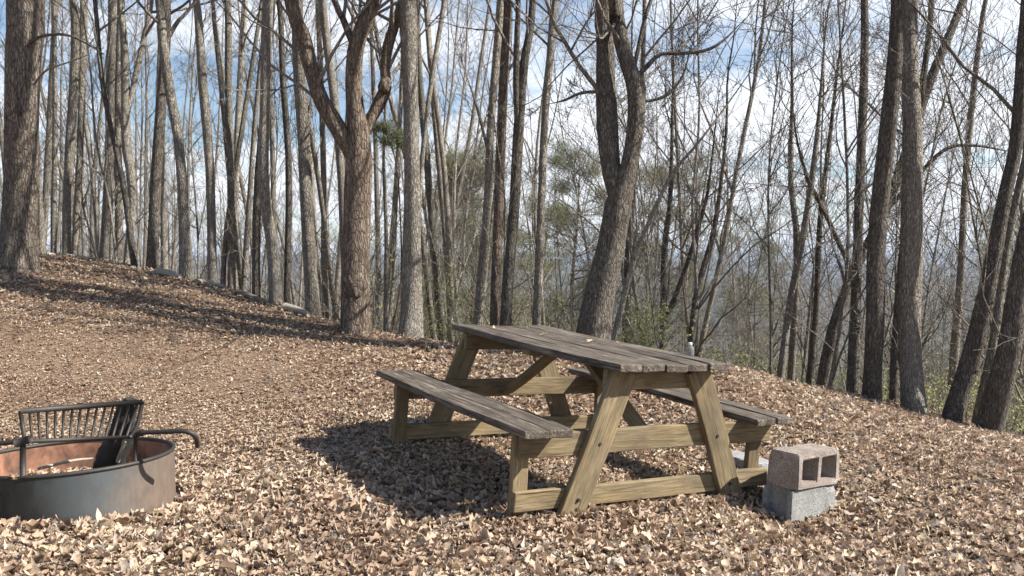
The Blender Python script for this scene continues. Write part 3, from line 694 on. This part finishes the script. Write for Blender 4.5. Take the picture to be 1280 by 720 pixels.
for i, (px, topy, d, h0, sp, lab) in enumerate(((592, 205, 24, .5, .2, 'small pine with a narrow green crown behind the left of four trunks'), (722, 212, 31, .5, .22, 'broad green pine crown left of the big twin stem tree'),
        (838, 216, 31, .52, .22, 'olive green pine crown right of the big twin stem tree'), (940, 292, 40, .4, .22, 'distant pine low in the gap right of the table'), (556, 262, 33, .4, .22, 'distant dusky pine behind the far end of the table'),
        (662, 270, 36, .35, .22, 'distant dark pine between the four trunks behind the table'), (1255, 268, 30, .45, .22, 'pine crown beyond the leaning trio near the right edge'))):
    top = at(px, topy, d); b = hz(top[0], d); o = make_pine(i, max(top[2] - b, 3), .13, h0, sp, 40, .2)
    o.location = (top[0], d, b); tag(o, lab, 'pine tree')
top = at(484, 158, 11.2); o = make_pine(20, top[2] - hz(top[0], 11.2), .018, .84, .10, 5, .07); o.location = (top[0], 11.2, hz(top[0], 11.2)); o.name = 'pine_sapling'
tag(o, 'spindly young pine with one green tuft beside the forked tree', 'pine sapling')

# understorey shrubs in first green leaf
def make_shrub(i, H, wid, n_leaf, ls=.035, m='fresh'):
    r = np.random.default_rng(700 + i); root = empty('leafy_shrub')
    n = 11; P = np.c_[r.normal(0, .16, (n, 2)), np.full(n, -.1)]; D = np.c_[r.normal(0, .3, (n, 2)), np.ones(n)]
    acc = Acc(); p1, q1 = grow(P, D, r.uniform(.6, 1, n) * H, np.full(n, .012), 6, .3, .1, r); tubes(acc, p1, np.maximum(q1, .003), 4)
    P2, D2, L2, R2 = kids(p1, q1, np.full(n, wid), 9, .25, .9, .6, r, .006); p2, q2 = grow(P2, D2, L2, np.maximum(R2, .003), 4, .25, .14, r); tubes(acc, p2, np.maximum(q2, .002), 3)
    link('stems', acc.mesh('stems'), M['twig'], root)
    C = p2[:, 1:].reshape(-1, 3); C = C[r.integers(0, len(C), n_leaf)] + r.normal(0, .045, (n_leaf, 3))
    a = unit(r.normal(0, 1, (n_leaf, 3))); b = unit(np.cross(a, r.normal(0, 1, (n_leaf, 3)))); s = ls * r.uniform(.6, 1.5, (n_leaf, 1))
    V = np.stack([C - a * s, C + b * s * .5, C + a * s, C - b * s * .5], 1); acc = Acc(); acc.add(V, np.arange(n_leaf * 4).reshape(-1, 4))
    link('leaves', acc.mesh('leaves', False), M[m], root); return root
for i, (px, topy, d, H, w, n, lab) in enumerate(((572, 322, 13, 2.2, 1.2, 520, 'yellow green shrub left of the four trunks behind the table'), (606, 315, 11.4, 2.3, .6, 420, 'narrow green shrub at the foot of the four trunks'),
        (806, 360, 10.5, 1.5, .9, 560, 'bright green shrub right of the big twin stem tree'), (722, 330, 14, 2.2, 1.2, 420, 'sparse green shrub left of the big twin stem tree'), (905, 405, 12, 1.6, 1.2, 420, 'low pale green shrub above the right end of the tabletop'),
        (955, 420, 13, 1.5, 1.3, 420, 'low green shrub in the gap right of the table'), (1090, 470, 11.5, 1.2, .9, 300, 'small green shrub between the dark right hand trunks'), (1180, 505, 10.5, 1.1, .8, 300, 'small green shrub at the foot of the slim right hand trunk'),
        (1262, 515, 9.8, 1.2, .7, 360, 'grassy green shrub beneath the leaning trio at the right edge'), (690, 215, 17, 4.5, 1.5, 420, 'tall thin shrub with scattered green leaves behind the tabletop'))):
    tpt = at(px, topy, d); b = hz(tpt[0], d); h = max(tpt[2] - b, .8); o = make_shrub(i, h, w, int(n * 2.1), .017); o.location = (tpt[0], d, b); tag(o, lab, 'shrub')

shr = [make_shrub(40 + i, 2.4, 1.5, 620, .017) for i in range(4)]; r = np.random.default_rng(21); used = set()
for k in range(38):
    az = r.uniform(-.16, .62); d = float(crest_d(az)) + 2.5 + r.uniform() * 11; j = k % 4
    o = shr[j] if j not in used else copy_tree(shr[j]); used.add(j); put(o, az * d, d, r.uniform(.6, 1.25), r.uniform(0, 6.28), r.normal(0, .06))
    tag(o, 'misty yellow green shrub just leafing out in the brush behind the table', 'shrub', 'leafing shrubs in the brush beyond the crest')
# fallen logs along the left crest
def log(pl, r0, lab, m='log', name='fallen_log'):
    P = np.array([[*at(px, py, d)[:2], 0] for px, py, d in pl]); P[:, 2] = [hz(p[0], p[1]) + r0 * .9 for p in P]
    c = P.mean(0); a_ = Acc(); rod(a_, P - c, [r0, r0 * .95, r0 * .6], 9, 10)
    o = link(name, a_.mesh(name), M[m]); o.location = c; tag(o, lab, 'log'); return o
log([(196, 342, 11.1), (212, 344, 11.0), (226, 349, 10.8)], .05, 'short pale log lying left of the curving grey trunk')
log([(58, 318, 11.7), (84, 322, 11.9), (118, 328, 12.0)], .035, 'long pale pole lying on the crest right of the thick scaly trunk')
log([(246, 358, 10.7), (262, 358, 10.8), (282, 362, 10.6)], .04, 'pale log lying in front of the slender bending trunk')
log([(296, 364, 10.4), (318, 374, 10.2), (338, 384, 10.0)], .035, 'weathered grey branch lying left of the swept foot trunk', 'bark_pale')
log([(356, 388, 9.9), (374, 392, 9.8), (386, 400, 9.6)], .045, 'pale log lying left of the tall trunk by the forked tree')

# ------------------------------------------------------------------ boards
def board(name, a, b, wdir, wid, thick, m, parent, base=None, seed=0, warp=.003, rag=0., bev=.0065):
    """a board from a to b (centre line), wide along wdir; own axes so the grain runs with its length. Coordinates of its thing."""
    a, b, wdir = (np.asarray(q, float) for q in (a, b, wdir)); x = unit(b - a); L = np.linalg.norm(b - a)
    y = unit(wdir - x * (wdir @ x)); z = np.cross(x, y); g = np.random.default_rng(seed)
    bm = bmesh.new(); nx, ny = max(4, int(L / .08)), 4
    bmesh.ops.create_grid(bm, x_segments=nx, y_segments=ny, size=.5)
    for v in bm.verts: v.co = Vector((v.co.x * L, v.co.y * wid, thick / 2))
    r = bmesh.ops.extrude_face_region(bm, geom=bm.faces[:])
    for v in [e for e in r['geom'] if isinstance(e, bmesh.types.BMVert)]: v.co.z = -thick / 2
    bmesh.ops.recalc_face_normals(bm, faces=bm.faces[:])
    ed = [e for e in bm.edges if len(e.link_faces) == 2 and e.calc_face_angle(0) > 1]
    bmesh.ops.bevel(bm, geom=ed, offset=bev, segments=3, affect='EDGES', profile=.5)
    p1, p2, p3 = g.uniform(0, 6, 3)
    for v in bm.verts:
        q = v.co; q.z += warp * math.sin(q.x * 3.1 / max(L, .3) * 2 + p1) + warp * .8 * (q.y / wid * 2) * math.sin(q.x * 2 + p2); q.y += warp * .7 * math.sin(q.x * 5 + p3)
        e = abs(q.x) / (L / 2)
        if rag and e > .9:
            q.x -= math.copysign(1, q.x) * rag * (.5 + .5 * math.sin(q.y * 95 + p1)) * (.5 + .5 * math.sin(q.y * 37 + p2 + q.x * 3)); q.z -= rag * .25 * abs(math.sin(q.y * 60 + p3)) * (e - .9) * 10
    for f in bm.faces: f.smooth = False
    me = bpy.data.meshes.new(name); bm.to_mesh(me); bm.free()
    o = link(name, me, m, parent); c = (a + b) / 2
    o.matrix_local = Matrix(((x[0], y[0], z[0], c[0]), (x[1], y[1], z[1], c[1]), (x[2], y[2], z[2], c[2]), (0, 0, 0, 1)))
    return o
MT = Matrix(((TU[0], TV[0], TW[0], TB[0]), (TU[1], TV[1], TW[1], TB[1]), (TU[2], TV[2], TW[2], TB[2]), (0, 0, 0, 1)))
tab = empty('picnic_table', M=MT); tag(tab, 'weathered wooden picnic table with attached benches standing in dry leaves', 'picnic table')
WT, WL = M['wood_top'], M['wood_leg']; HT, HS = .735, .432
X, Y, Z = np.eye(3)
bw = .717 / 5
for k in range(5):
    v = -.717 / 2 + bw * (k + .5); e = [.0, -.008, .006, -.004, .004][k]
    board('tabletop_board', (-.939 + e, v, HT - .019), (.939 + e * .7, v, HT - .019), Y, bw - .004, .038, WT, tab, seed=k, warp=.004, rag=.015 if k in (0, 3) else .006)
for s in (-1, 1):
    for k in range(2):
        v = s * (.874 - .139 * (k + .5)); board('seat_board', (-.935, v, HS - .019), (.938 - .006 * k, v, HS - .019), Y, .133, .038, WT, tab, seed=10 + k + s, warp=.004, rag=.008)
for e in (-1, 1):
    for s in (-1, 1):
        board('leg', (e * .821, s * (.517 if s < 0 else .555), -.03), (e * .821, s * .235, HT - .042), Y, .142, .038, WL, tab, seed=20 + e * 2 + s)
        board('post', (e * .741, s * .77, -.02), (e * .741, s * .77, HS - .042), Y, .088, .036, WL, tab, seed=30 + e * 2 + s)
    board('seat_beam', (e * .7805, -.80, HS - .04 - .062), (e * .7805, .84, HS - .04 - .062), Z, .118, .037, WL, tab, seed=40 + e)
    board('base_rail', (e * .7805, -.82, .062), (e * .7805, .84, .062), Z, .098, .037, WL, tab, seed=44 + e)
    board('top_cleat', (e * .7805, -.33, HT - .042 - .055), (e * .7805, .33, HT - .042 - .055), Z, .106, .037, WL, tab, seed=48 + e)
    board('brace', (e * .758, 0, HS - .13), (e * .16, 0, HT - .075), Y, .085, .036, WL, tab, seed=52 + e)
board('middle_cleat', (0, -.33, HT - .042 - .02), (0, .33, HT - .042 - .02), X, .085, .036, WL, tab, seed=60)
# bolt heads on the legs of the near end
for s in (-1, 1):
    for zz in (.33, .06):
        bm = bmesh.new(); bmesh.ops.create_cone(bm, cap_ends=True, segments=10, radius1=.011, radius2=.008, depth=.007)
        me = bpy.data.meshes.new('bolt'); bm.to_mesh(me); bm.free(); o = link('bolt', me, M['iron'], tab)
        tcoef = (zz + .03) / (HT - .012); vv = s * ((.517 if s < 0 else .555) * (1 - tcoef) + .235 * tcoef)
        o.matrix_local = Matrix.Translation((.8435, vv, zz)) @ Matrix.Rotation(PI / 2, 4, 'Y')

# things lying on the tabletop
def single_leaf(name, u, v, s, seed, lab):
    a_ = Acc(); g = np.random.default_rng(seed); scatter_leaves(a_, np.zeros((1, 3)), np.array([s]), np.array([.15]), g)
    me = a_.mesh(name, False); lo = min(p.co.z for p in me.vertices); o = link(name, me, M['leaf'])
    o.location = Vector(tp(u, v, HT + .004)) - Vector((0, 0, lo)); tag(o, lab, 'leaf')
for i, (u, v, s, lab) in enumerate(((-.62, -.2, .05, 'dry leaf near the far left corner of the tabletop'), (-.3, -.02, .055, 'curled dry leaf in the middle of the far half of the tabletop'), (.02, .12, .06, 'largest dry leaf on the middle of the tabletop'),
                                   (.12, .03, .05, 'dry leaf left of the largest one on the tabletop'), (.1, .26, .045, 'dry leaf close to the right edge of the tabletop'), (-.75, .12, .04, 'small dry leaf at the far end of the tabletop'))):
    single_leaf('dry_leaf', u, v, s, 70 + i, lab)
def lathe(prof, S=20):
    p = np.array(prof, float); a = np.arange(S) * 2 * PI / S
    V = np.stack([p[:, 0:1] * np.cos(a), p[:, 0:1] * np.sin(a), np.repeat(p[:, 1:2], S, 1)], -1)
    i = np.arange(len(p) - 1)[:, None] * S; j = np.arange(S)[None]; j2 = (j + 1) % S
    return V.reshape(-1, 3), np.stack([i + j, i + j2, i + S + j2, i + S + j], -1).reshape(-1, 4)
bt = empty('small_bottle', tuple(tp(.66, .325, HT + .003))); tag(bt, 'small cloudy clear bottle standing at the right edge of the tabletop', 'bottle')
V, Q = lathe([(.0, 0), (.020, 0), (.022, .004), (.022, .036), (.020, .045), (.011, .056), (.010, .063)]); link('bottle_body', np_mesh('bottle_body', V, Q), M['clear'], bt)
V, Q = lathe([(.0115, .061), (.0115, .071), (.010, .073), (.0, .073)]); link('cap', np_mesh('cap', V, Q), M['white'], bt)

# ------------------------------------------------------------------ concrete blocks
def block_mesh(name, xs, ys, h, void, bev=.004, seed=0):
    """a hollow block: plan cut into cells, void cells left open right through"""
    bm = bmesh.new(); nx, ny = len(xs) - 1, len(ys) - 1; solid = lambda i, j: 0 <= i < nx and 0 <= j < ny and (i, j) not in void
    vt = {}
    def v(i, j, k):
        if (i, j, k) not in vt: vt[i, j, k] = bm.verts.new((xs[i], ys[j], k * h))
        return vt[i, j, k]
    for i in range(nx):
        for j in range(ny):
            if not solid(i, j): continue
            bm.faces.new((v(i, j, 1), v(i + 1, j, 1), v(i + 1, j + 1, 1), v(i, j + 1, 1))); bm.faces.new((v(i, j + 1, 0), v(i + 1, j + 1, 0), v(i + 1, j, 0), v(i, j, 0)))
            for di, dj, e in ((-1, 0, ((0, 0), (0, 1))), (1, 0, ((1, 1), (1, 0))), (0, -1, ((1, 0), (0, 0))), (0, 1, ((0, 1), (1, 1)))):
                if not solid(i + di, j + dj):
                    (a, b), (c, d) = e; bm.faces.new((v(i + a, j + b, 1), v(i + a, j + b, 0), v(i + c, j + d, 0), v(i + c, j + d, 1))[::-1])
    bmesh.ops.recalc_face_normals(bm, faces=bm.faces[:])
    ed = [e for e in bm.edges if len(e.link_faces) == 2 and e.calc_face_angle(0) > 1]
    bmesh.ops.bevel(bm, geom=ed, offset=bev, segments=2, affect='EDGES')
    g = np.random.default_rng(seed); k = g.normal(0, 30, (5, 3)); ph = g.uniform(0, 6, 5)
    for q in bm.verts:
        p = np.array(q.co); q.co = Vector(p + .0028 * np.array([math.sin(k[0] @ p + ph[0]), math.sin(k[1] @ p + ph[1]), math.sin(k[2] @ p + ph[2])]))
    sub = [e for e in bm.edges if e.calc_length() > .05]
    bmesh.ops.subdivide_edges(bm, edges=sub, cuts=5, use_grid_fill=True)
    C = [(g.choice([xs[0], xs[-1]]) if g.uniform() < .6 else g.uniform(xs[0], xs[-1]), g.choice([ys[0], ys[-1]]), g.choice([0, h])) for _ in range(9)]
    mid = Vector(((xs[0] + xs[-1]) / 2, (ys[0] + ys[-1]) / 2, h / 2))
    for c in C:
        rr = g.uniform(.018, .04)
        for q in bm.verts:
            d = (q.co - Vector(c)).length
            if d < rr: q.co += (mid - q.co).normalized() * (rr - d) * .45
    me = bpy.data.meshes.new(name); bm.to_mesh(me); bm.free(); return me
BX = [0, .034, .040, .176, .214, .350, .356, .39]; BYs = [0, .032, .158, .19]
VOID = {(2, 1), (4, 1)}
VOIDG = VOID | {(0, 1), (6, 1)}                                   # grooved ends
def put_block(o, corner, ang, up_axis, depth=.19):
    """corner = the block's near lower corner; long side runs off at ang to the right and away"""
    c, s = math.cos(ang), math.sin(ang); lx = Vector((c, s, -.06)).normalized(); back = Vector((-s, c, .01)).normalized(); z = lx.cross(back).normalized(); back = z.cross(lx)
    if up_axis == 'stand': cols = (lx, back, z)                    # holes upright
    else: cols = (lx, z, -back); corner = Vector(corner) + back * depth                                    # lying on its face: holes look out through the long side
    o.matrix_world = Matrix(((cols[0].x, cols[1].x, cols[2].x, corner[0]), (cols[0].y, cols[1].y, cols[2].y, corner[1]), (cols[0].z, cols[1].z, cols[2].z, corner[2]), (0, 0, 0, 1)))
gz = -1.358
lower = link('concrete_block', block_mesh('lower_block', BX, BYs, .19, VOIDG, seed=1), M['block_grey']); put_block(lower, (1.455, 4.45, gz - .04), math.radians(36), 'stand')
tag(lower, 'grey concrete block half sunk in leaves, under the pinkish block', 'concrete block')
# top block: z axis of its mesh points towards the viewer side, so start it .19 deep
upper = link('concrete_block', block_mesh('upper_block', BX, BYs, .19, VOID, .005, seed=2), M['block_pink'])
a = math.radians(38); put_block(upper, (1.49, 4.452, gz + .152), a, 'lie')
tag(upper, 'pinkish brown concrete block on top of the grey one, two square holes facing right', 'concrete block')
slab = link('concrete_block', block_mesh('slab_block', [0, .13, .26, .39], [0, .07, .14], .19, set(), seed=3), M['block_pale'])
e = at(948, 580, 5.05); put_block(slab, (e[0] - .39 * math.cos(math.radians(-53)), e[1] - .39 * math.sin(math.radians(-53)), e[2] - .17), math.radians(-53), 'stand')
tag(slab, 'pale smooth block on the ground beneath the right hand bench', 'concrete block')

# ------------------------------------------------------------------ fire ring
RIMC = at(85, 569, 4.15); gzr = hz(*RC)
ring = empty('fire_ring', (RC[0], RC[1], gzr - .06)); ring.rotation_euler = (-.026, -.03, 0)
tag(ring, 'round steel campfire ring, darker left and rusty right, with flip up grate', 'fire ring')
h = RIMC[2] - gzr + .06
V, Q = lathe([(RR - .006, 0), (RR, 0)] + [(RR, (h - .012) * k / 8) for k in range(1, 9)], 96)
an = np.arctan2(V[:, 1], V[:, 0]); V[:, :2] *= (1 + .005 * np.sin(3 * an + 1) * np.sin(9 * V[:, 2]) + .004 * np.sin(7 * an + 11 * V[:, 2]) * np.clip(1 - V[:, 2] / h, 0, 1))[:, None]
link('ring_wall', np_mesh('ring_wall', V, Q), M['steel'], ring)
V, Q = lathe([(RR - .006, h - .012), (RR - .006, 0)], 96); link('lining', np_mesh('lining', V, Q), M['rust'], ring)
a_ = Acc(); an = np.linspace(0, 2 * PI, 97); cpts = np.c_[np.cos(an) * (RR - .003), np.sin(an) * (RR - .003), np.full(97, h - .006)]
tubes(a_, cpts[None], np.full((1, 97), .010), 8); link('rim', a_.mesh('rim'), M['iron'], ring)
bpy.context.view_layer.update(); RI = ring.matrix_world.inverted()
def rl(px, py, d): return np.array(RI @ Vector(at(px, py, d)))
def part(name, P, r0, S=8, n=None, m='iron'):
    a_ = Acc(); rod(a_, P, r0, S, n); return link(name, a_.mesh(name), M[m], ring)
dl, dr = 3.695, 3.95
part('post', [rl(28.5, 598, dl), rl(28.5, 551, dl)], .0125, 10); part('post', [rl(169.5, 586, dr), rl(169.5, 545, dr)], .009, 10)
part('collar', [rl(20, 554, dl), rl(38, 549, dl)], .0175, 10); part('collar', [rl(160, 545, dr), rl(177, 541, dr)], .0155, 10)
part('handle', [rl(166, 541, dr), rl(200, 540, dr - .01), rl(226, 539, dr - .015), rl(238, 541, dr - .01), rl(245, 547, dr + .01), rl(247, 558, dr + .05)], .0115, 10, 30)
part('handle', [rl(34, 549, dl), rl(12, 553, dl), rl(-14, 555, dl), rl(-36, 557, dl), rl(-46, 563, dl), rl(-48, 574, dl)], .0115, 10, 30)
b0, b1, t0, t1 = rl(31, 552, 3.70), rl(163, 546, 3.935), rl(25.5, 514, 3.73), rl(178, 502.5, 3.97)
part('grate_frame', [b0, b1], .009); part('grate_frame', [t0, t1], .0125); part('grate_frame', [b0, t0], .0095)
part('grate_frame', [b1, rl(170, 535, 3.95), rl(175, 518, 3.965), t1], .010, 8, 12)
for k in range(1, 15):
    f = k / 14.6; part('grate_bar', [b0 * (1 - f) + b1 * f, t0 * (1 - f) + t1 * f], .0056, 6)
# bed of ash and cinders
acc = Acc(); rr_ = np.linspace(.02, RR - .012, 16); aa = np.linspace(0, 2 * PI, 48, endpoint=False); RR_, AA = np.meshgrid(rr_, aa, indexing='ij')
ax_, ay_ = RC[0] + RR_ * np.cos(AA), RC[1] + RR_ * np.sin(AA); az_ = height(ax_, ay_) + .06 + .03 * np.cos(RR_ / RR * 1.5) + np.random.default_rng(3).normal(0, .006, ax_.shape)
i_ = np.arange(15)[:, None] * 48; j_ = np.arange(48)[None]
acc.add(np.stack([ax_, ay_, az_], -1).reshape(-1, 3), np.stack([i_ + j_, i_ + 48 + j_, i_ + 48 + (j_ + 1) % 48, i_ + (j_ + 1) % 48], -1).reshape(-1, 4)[:, ::-1])
tag(link('ash', acc.mesh('ash', False), M['ash']), 'grey ash and cinders filling the fire ring', 'ash', kind='stuff')
# charred log leaning in the ring
P = [at(134, 590, 4.12), at(142, 568, 4.06), at(150, 546, 4.01), at(157, 522, 4.0), at(164, 499, 4.0)]
a_ = Acc(); P = np.array(P); PC = P[2].copy(); q = spline(P - PC, 22); S_ = 14; g = np.random.default_rng(2)
rr = np.interp(np.linspace(0, 1, 22), [0, .5, .9, 1], [.068, .058, .04, .030])[:, None] * (1 + .13 * np.sin(3 * np.arange(S_) * 2 * PI / S_ + np.arange(22)[:, None] * .5) + g.normal(0, .07, (22, S_)))
tubes(a_, q[None], rr[None], S_); cap(a_, q[0], 0, S_); cap(a_, q[-1] + np.array([0, 0, .012]), 21 * S_, S_, True)
o = link('charred_log', a_.mesh('charred_log'), M['char']); o.location = PC; tag(o, 'charred black log leaning on the grate inside the fire ring', 'log')
for j, (q0, q1, r0, lab) in enumerate((((48, 586, 3.95), (116, 573, 4.2), .008, 'ashy grey stick lying across the fire ring'), ((147, 577, 3.98), (157, 552, 3.93), .009, 'thin pale burnt stick against the charred log'))):
    A, B = at(*q0), at(*q1); c = (A + B) / 2; a_ = Acc(); rod(a_, [A - c, (B - A) * .1 + Z * .008, B - c], [r0, r0 * .9, r0 * .6], 8, 8)
    o = link('burnt_stick', a_.mesh('burnt_stick'), M['log']); o.location = c; tag(o, lab, 'stick')

# ------------------------------------------------------------------ haze
hb = Acc(); s, z0, z1 = 9500, -90, 66
V = [(x, y, z) for z in (z0, z1) for x, y in ((-s, -s), (s, -s), (s, s), (-s, s))]
hb.add(V, [(3, 2, 1, 0), (4, 5, 6, 7), (0, 1, 5, 4), (1, 2, 6, 5), (2, 3, 7, 6), (3, 0, 4, 7)])
HAZE = True
if HAZE:
    m = bpy.data.materials.new('haze'); m.use_nodes = True; nt = m.node_tree; nt.nodes.remove(nt.nodes['Principled BSDF'])
    pv = nd(nt, 'ShaderNodeVolumePrincipled'); pv.inputs['Density'].default_value = .00022; pv.inputs['Color'].default_value = (.66, .8, 1, 1); pv.inputs['Anisotropy'].default_value = .2
    nt.links.new(pv.outputs[0], nt.nodes['Material Output'].inputs['Volume'])
    o = link('haze', hb.mesh('haze', False), m); tag(o, kind='stuff')

# ------------------------------------------------------------------ light
EL = math.radians(38.5); S = Vector((math.cos(EL), math.cos(EL) * -.12, math.sin(EL))).normalized()
sun = bpy.data.lights.new('sun', 'SUN'); sun.energy = 5.0; sun.angle = math.radians(.53); sun.color = (1, .95, .87)
so = bpy.data.objects.new('sun', sun); COL.objects.link(so); so.rotation_euler = S.to_track_quat('Z', 'Y').to_euler()
w = bpy.data.worlds.new('World'); sc.world = w; w.use_nodes = True; nt = w.node_tree; L = nt.links; bg = nt.nodes['Background']
sky = nd(nt, 'ShaderNodeTexSky', sky_type='NISHITA', sun_disc=False); sky.sun_elevation = EL; sky.sun_rotation = math.atan2(S.x, S.y); sky.altitude = 500; sky.air_density = 1; sky.dust_density = .6
tc = nd(nt, 'ShaderNodeTexCoord'); sp = nd(nt, 'ShaderNodeSeparateXYZ'); L.new(tc.outputs['Generated'], sp.inputs[0])
zz = mth(nt, 'ADD', mth(nt, 'MAXIMUM', sp.outputs[2], 0), .13)
cb = nd(nt, 'ShaderNodeCombineXYZ'); L.new(mth(nt, 'DIVIDE', sp.outputs[0], zz), cb.inputs[0]); L.new(mth(nt, 'DIVIDE', sp.outputs[1], zz), cb.inputs[1])
mp = nd(nt, 'ShaderNodeMapping'); L.new(cb.outputs[0], mp.inputs[0]); mp.inputs['Location'].default_value = (.4, 1.9, 0); mp.inputs['Scale'].default_value = (.55, .9, 1)
n = noise(nt, mp.outputs[0], 1.15, 7, .58, .3)
# more broken blue to the left, whiter to the right and low down
f = mth(nt, 'ADD', n, mth(nt, 'MULTIPLY', sp.outputs[0], .12)); f = mth(nt, 'SUBTRACT', f, mth(nt, 'MULTIPLY', sp.outputs[2], .5))
cl = ramp(nt, [(.29, (0, 0, 0)), (.41, (.75, .75, .75)), (.53, (1, 1, 1))], f)
L.new(mix(nt, cl, sky.outputs[0], (7.6, 7.8, 8.2)), bg.inputs[0]); bg.inputs[1].default_value = .075
vs = sc.view_settings; vs.view_transform = 'Standard'; vs.look = 'None'; vs.gamma = 1; vs.exposure = 1.12; vs.use_curve_mapping = False
sc.cycles.max_bounces = 6; sc.cycles.diffuse_bounces = 3; sc.cycles.transparent_max_bounces = 6; sc.cycles.use_denoising = True; sc.cycles.volume_bounces = 0
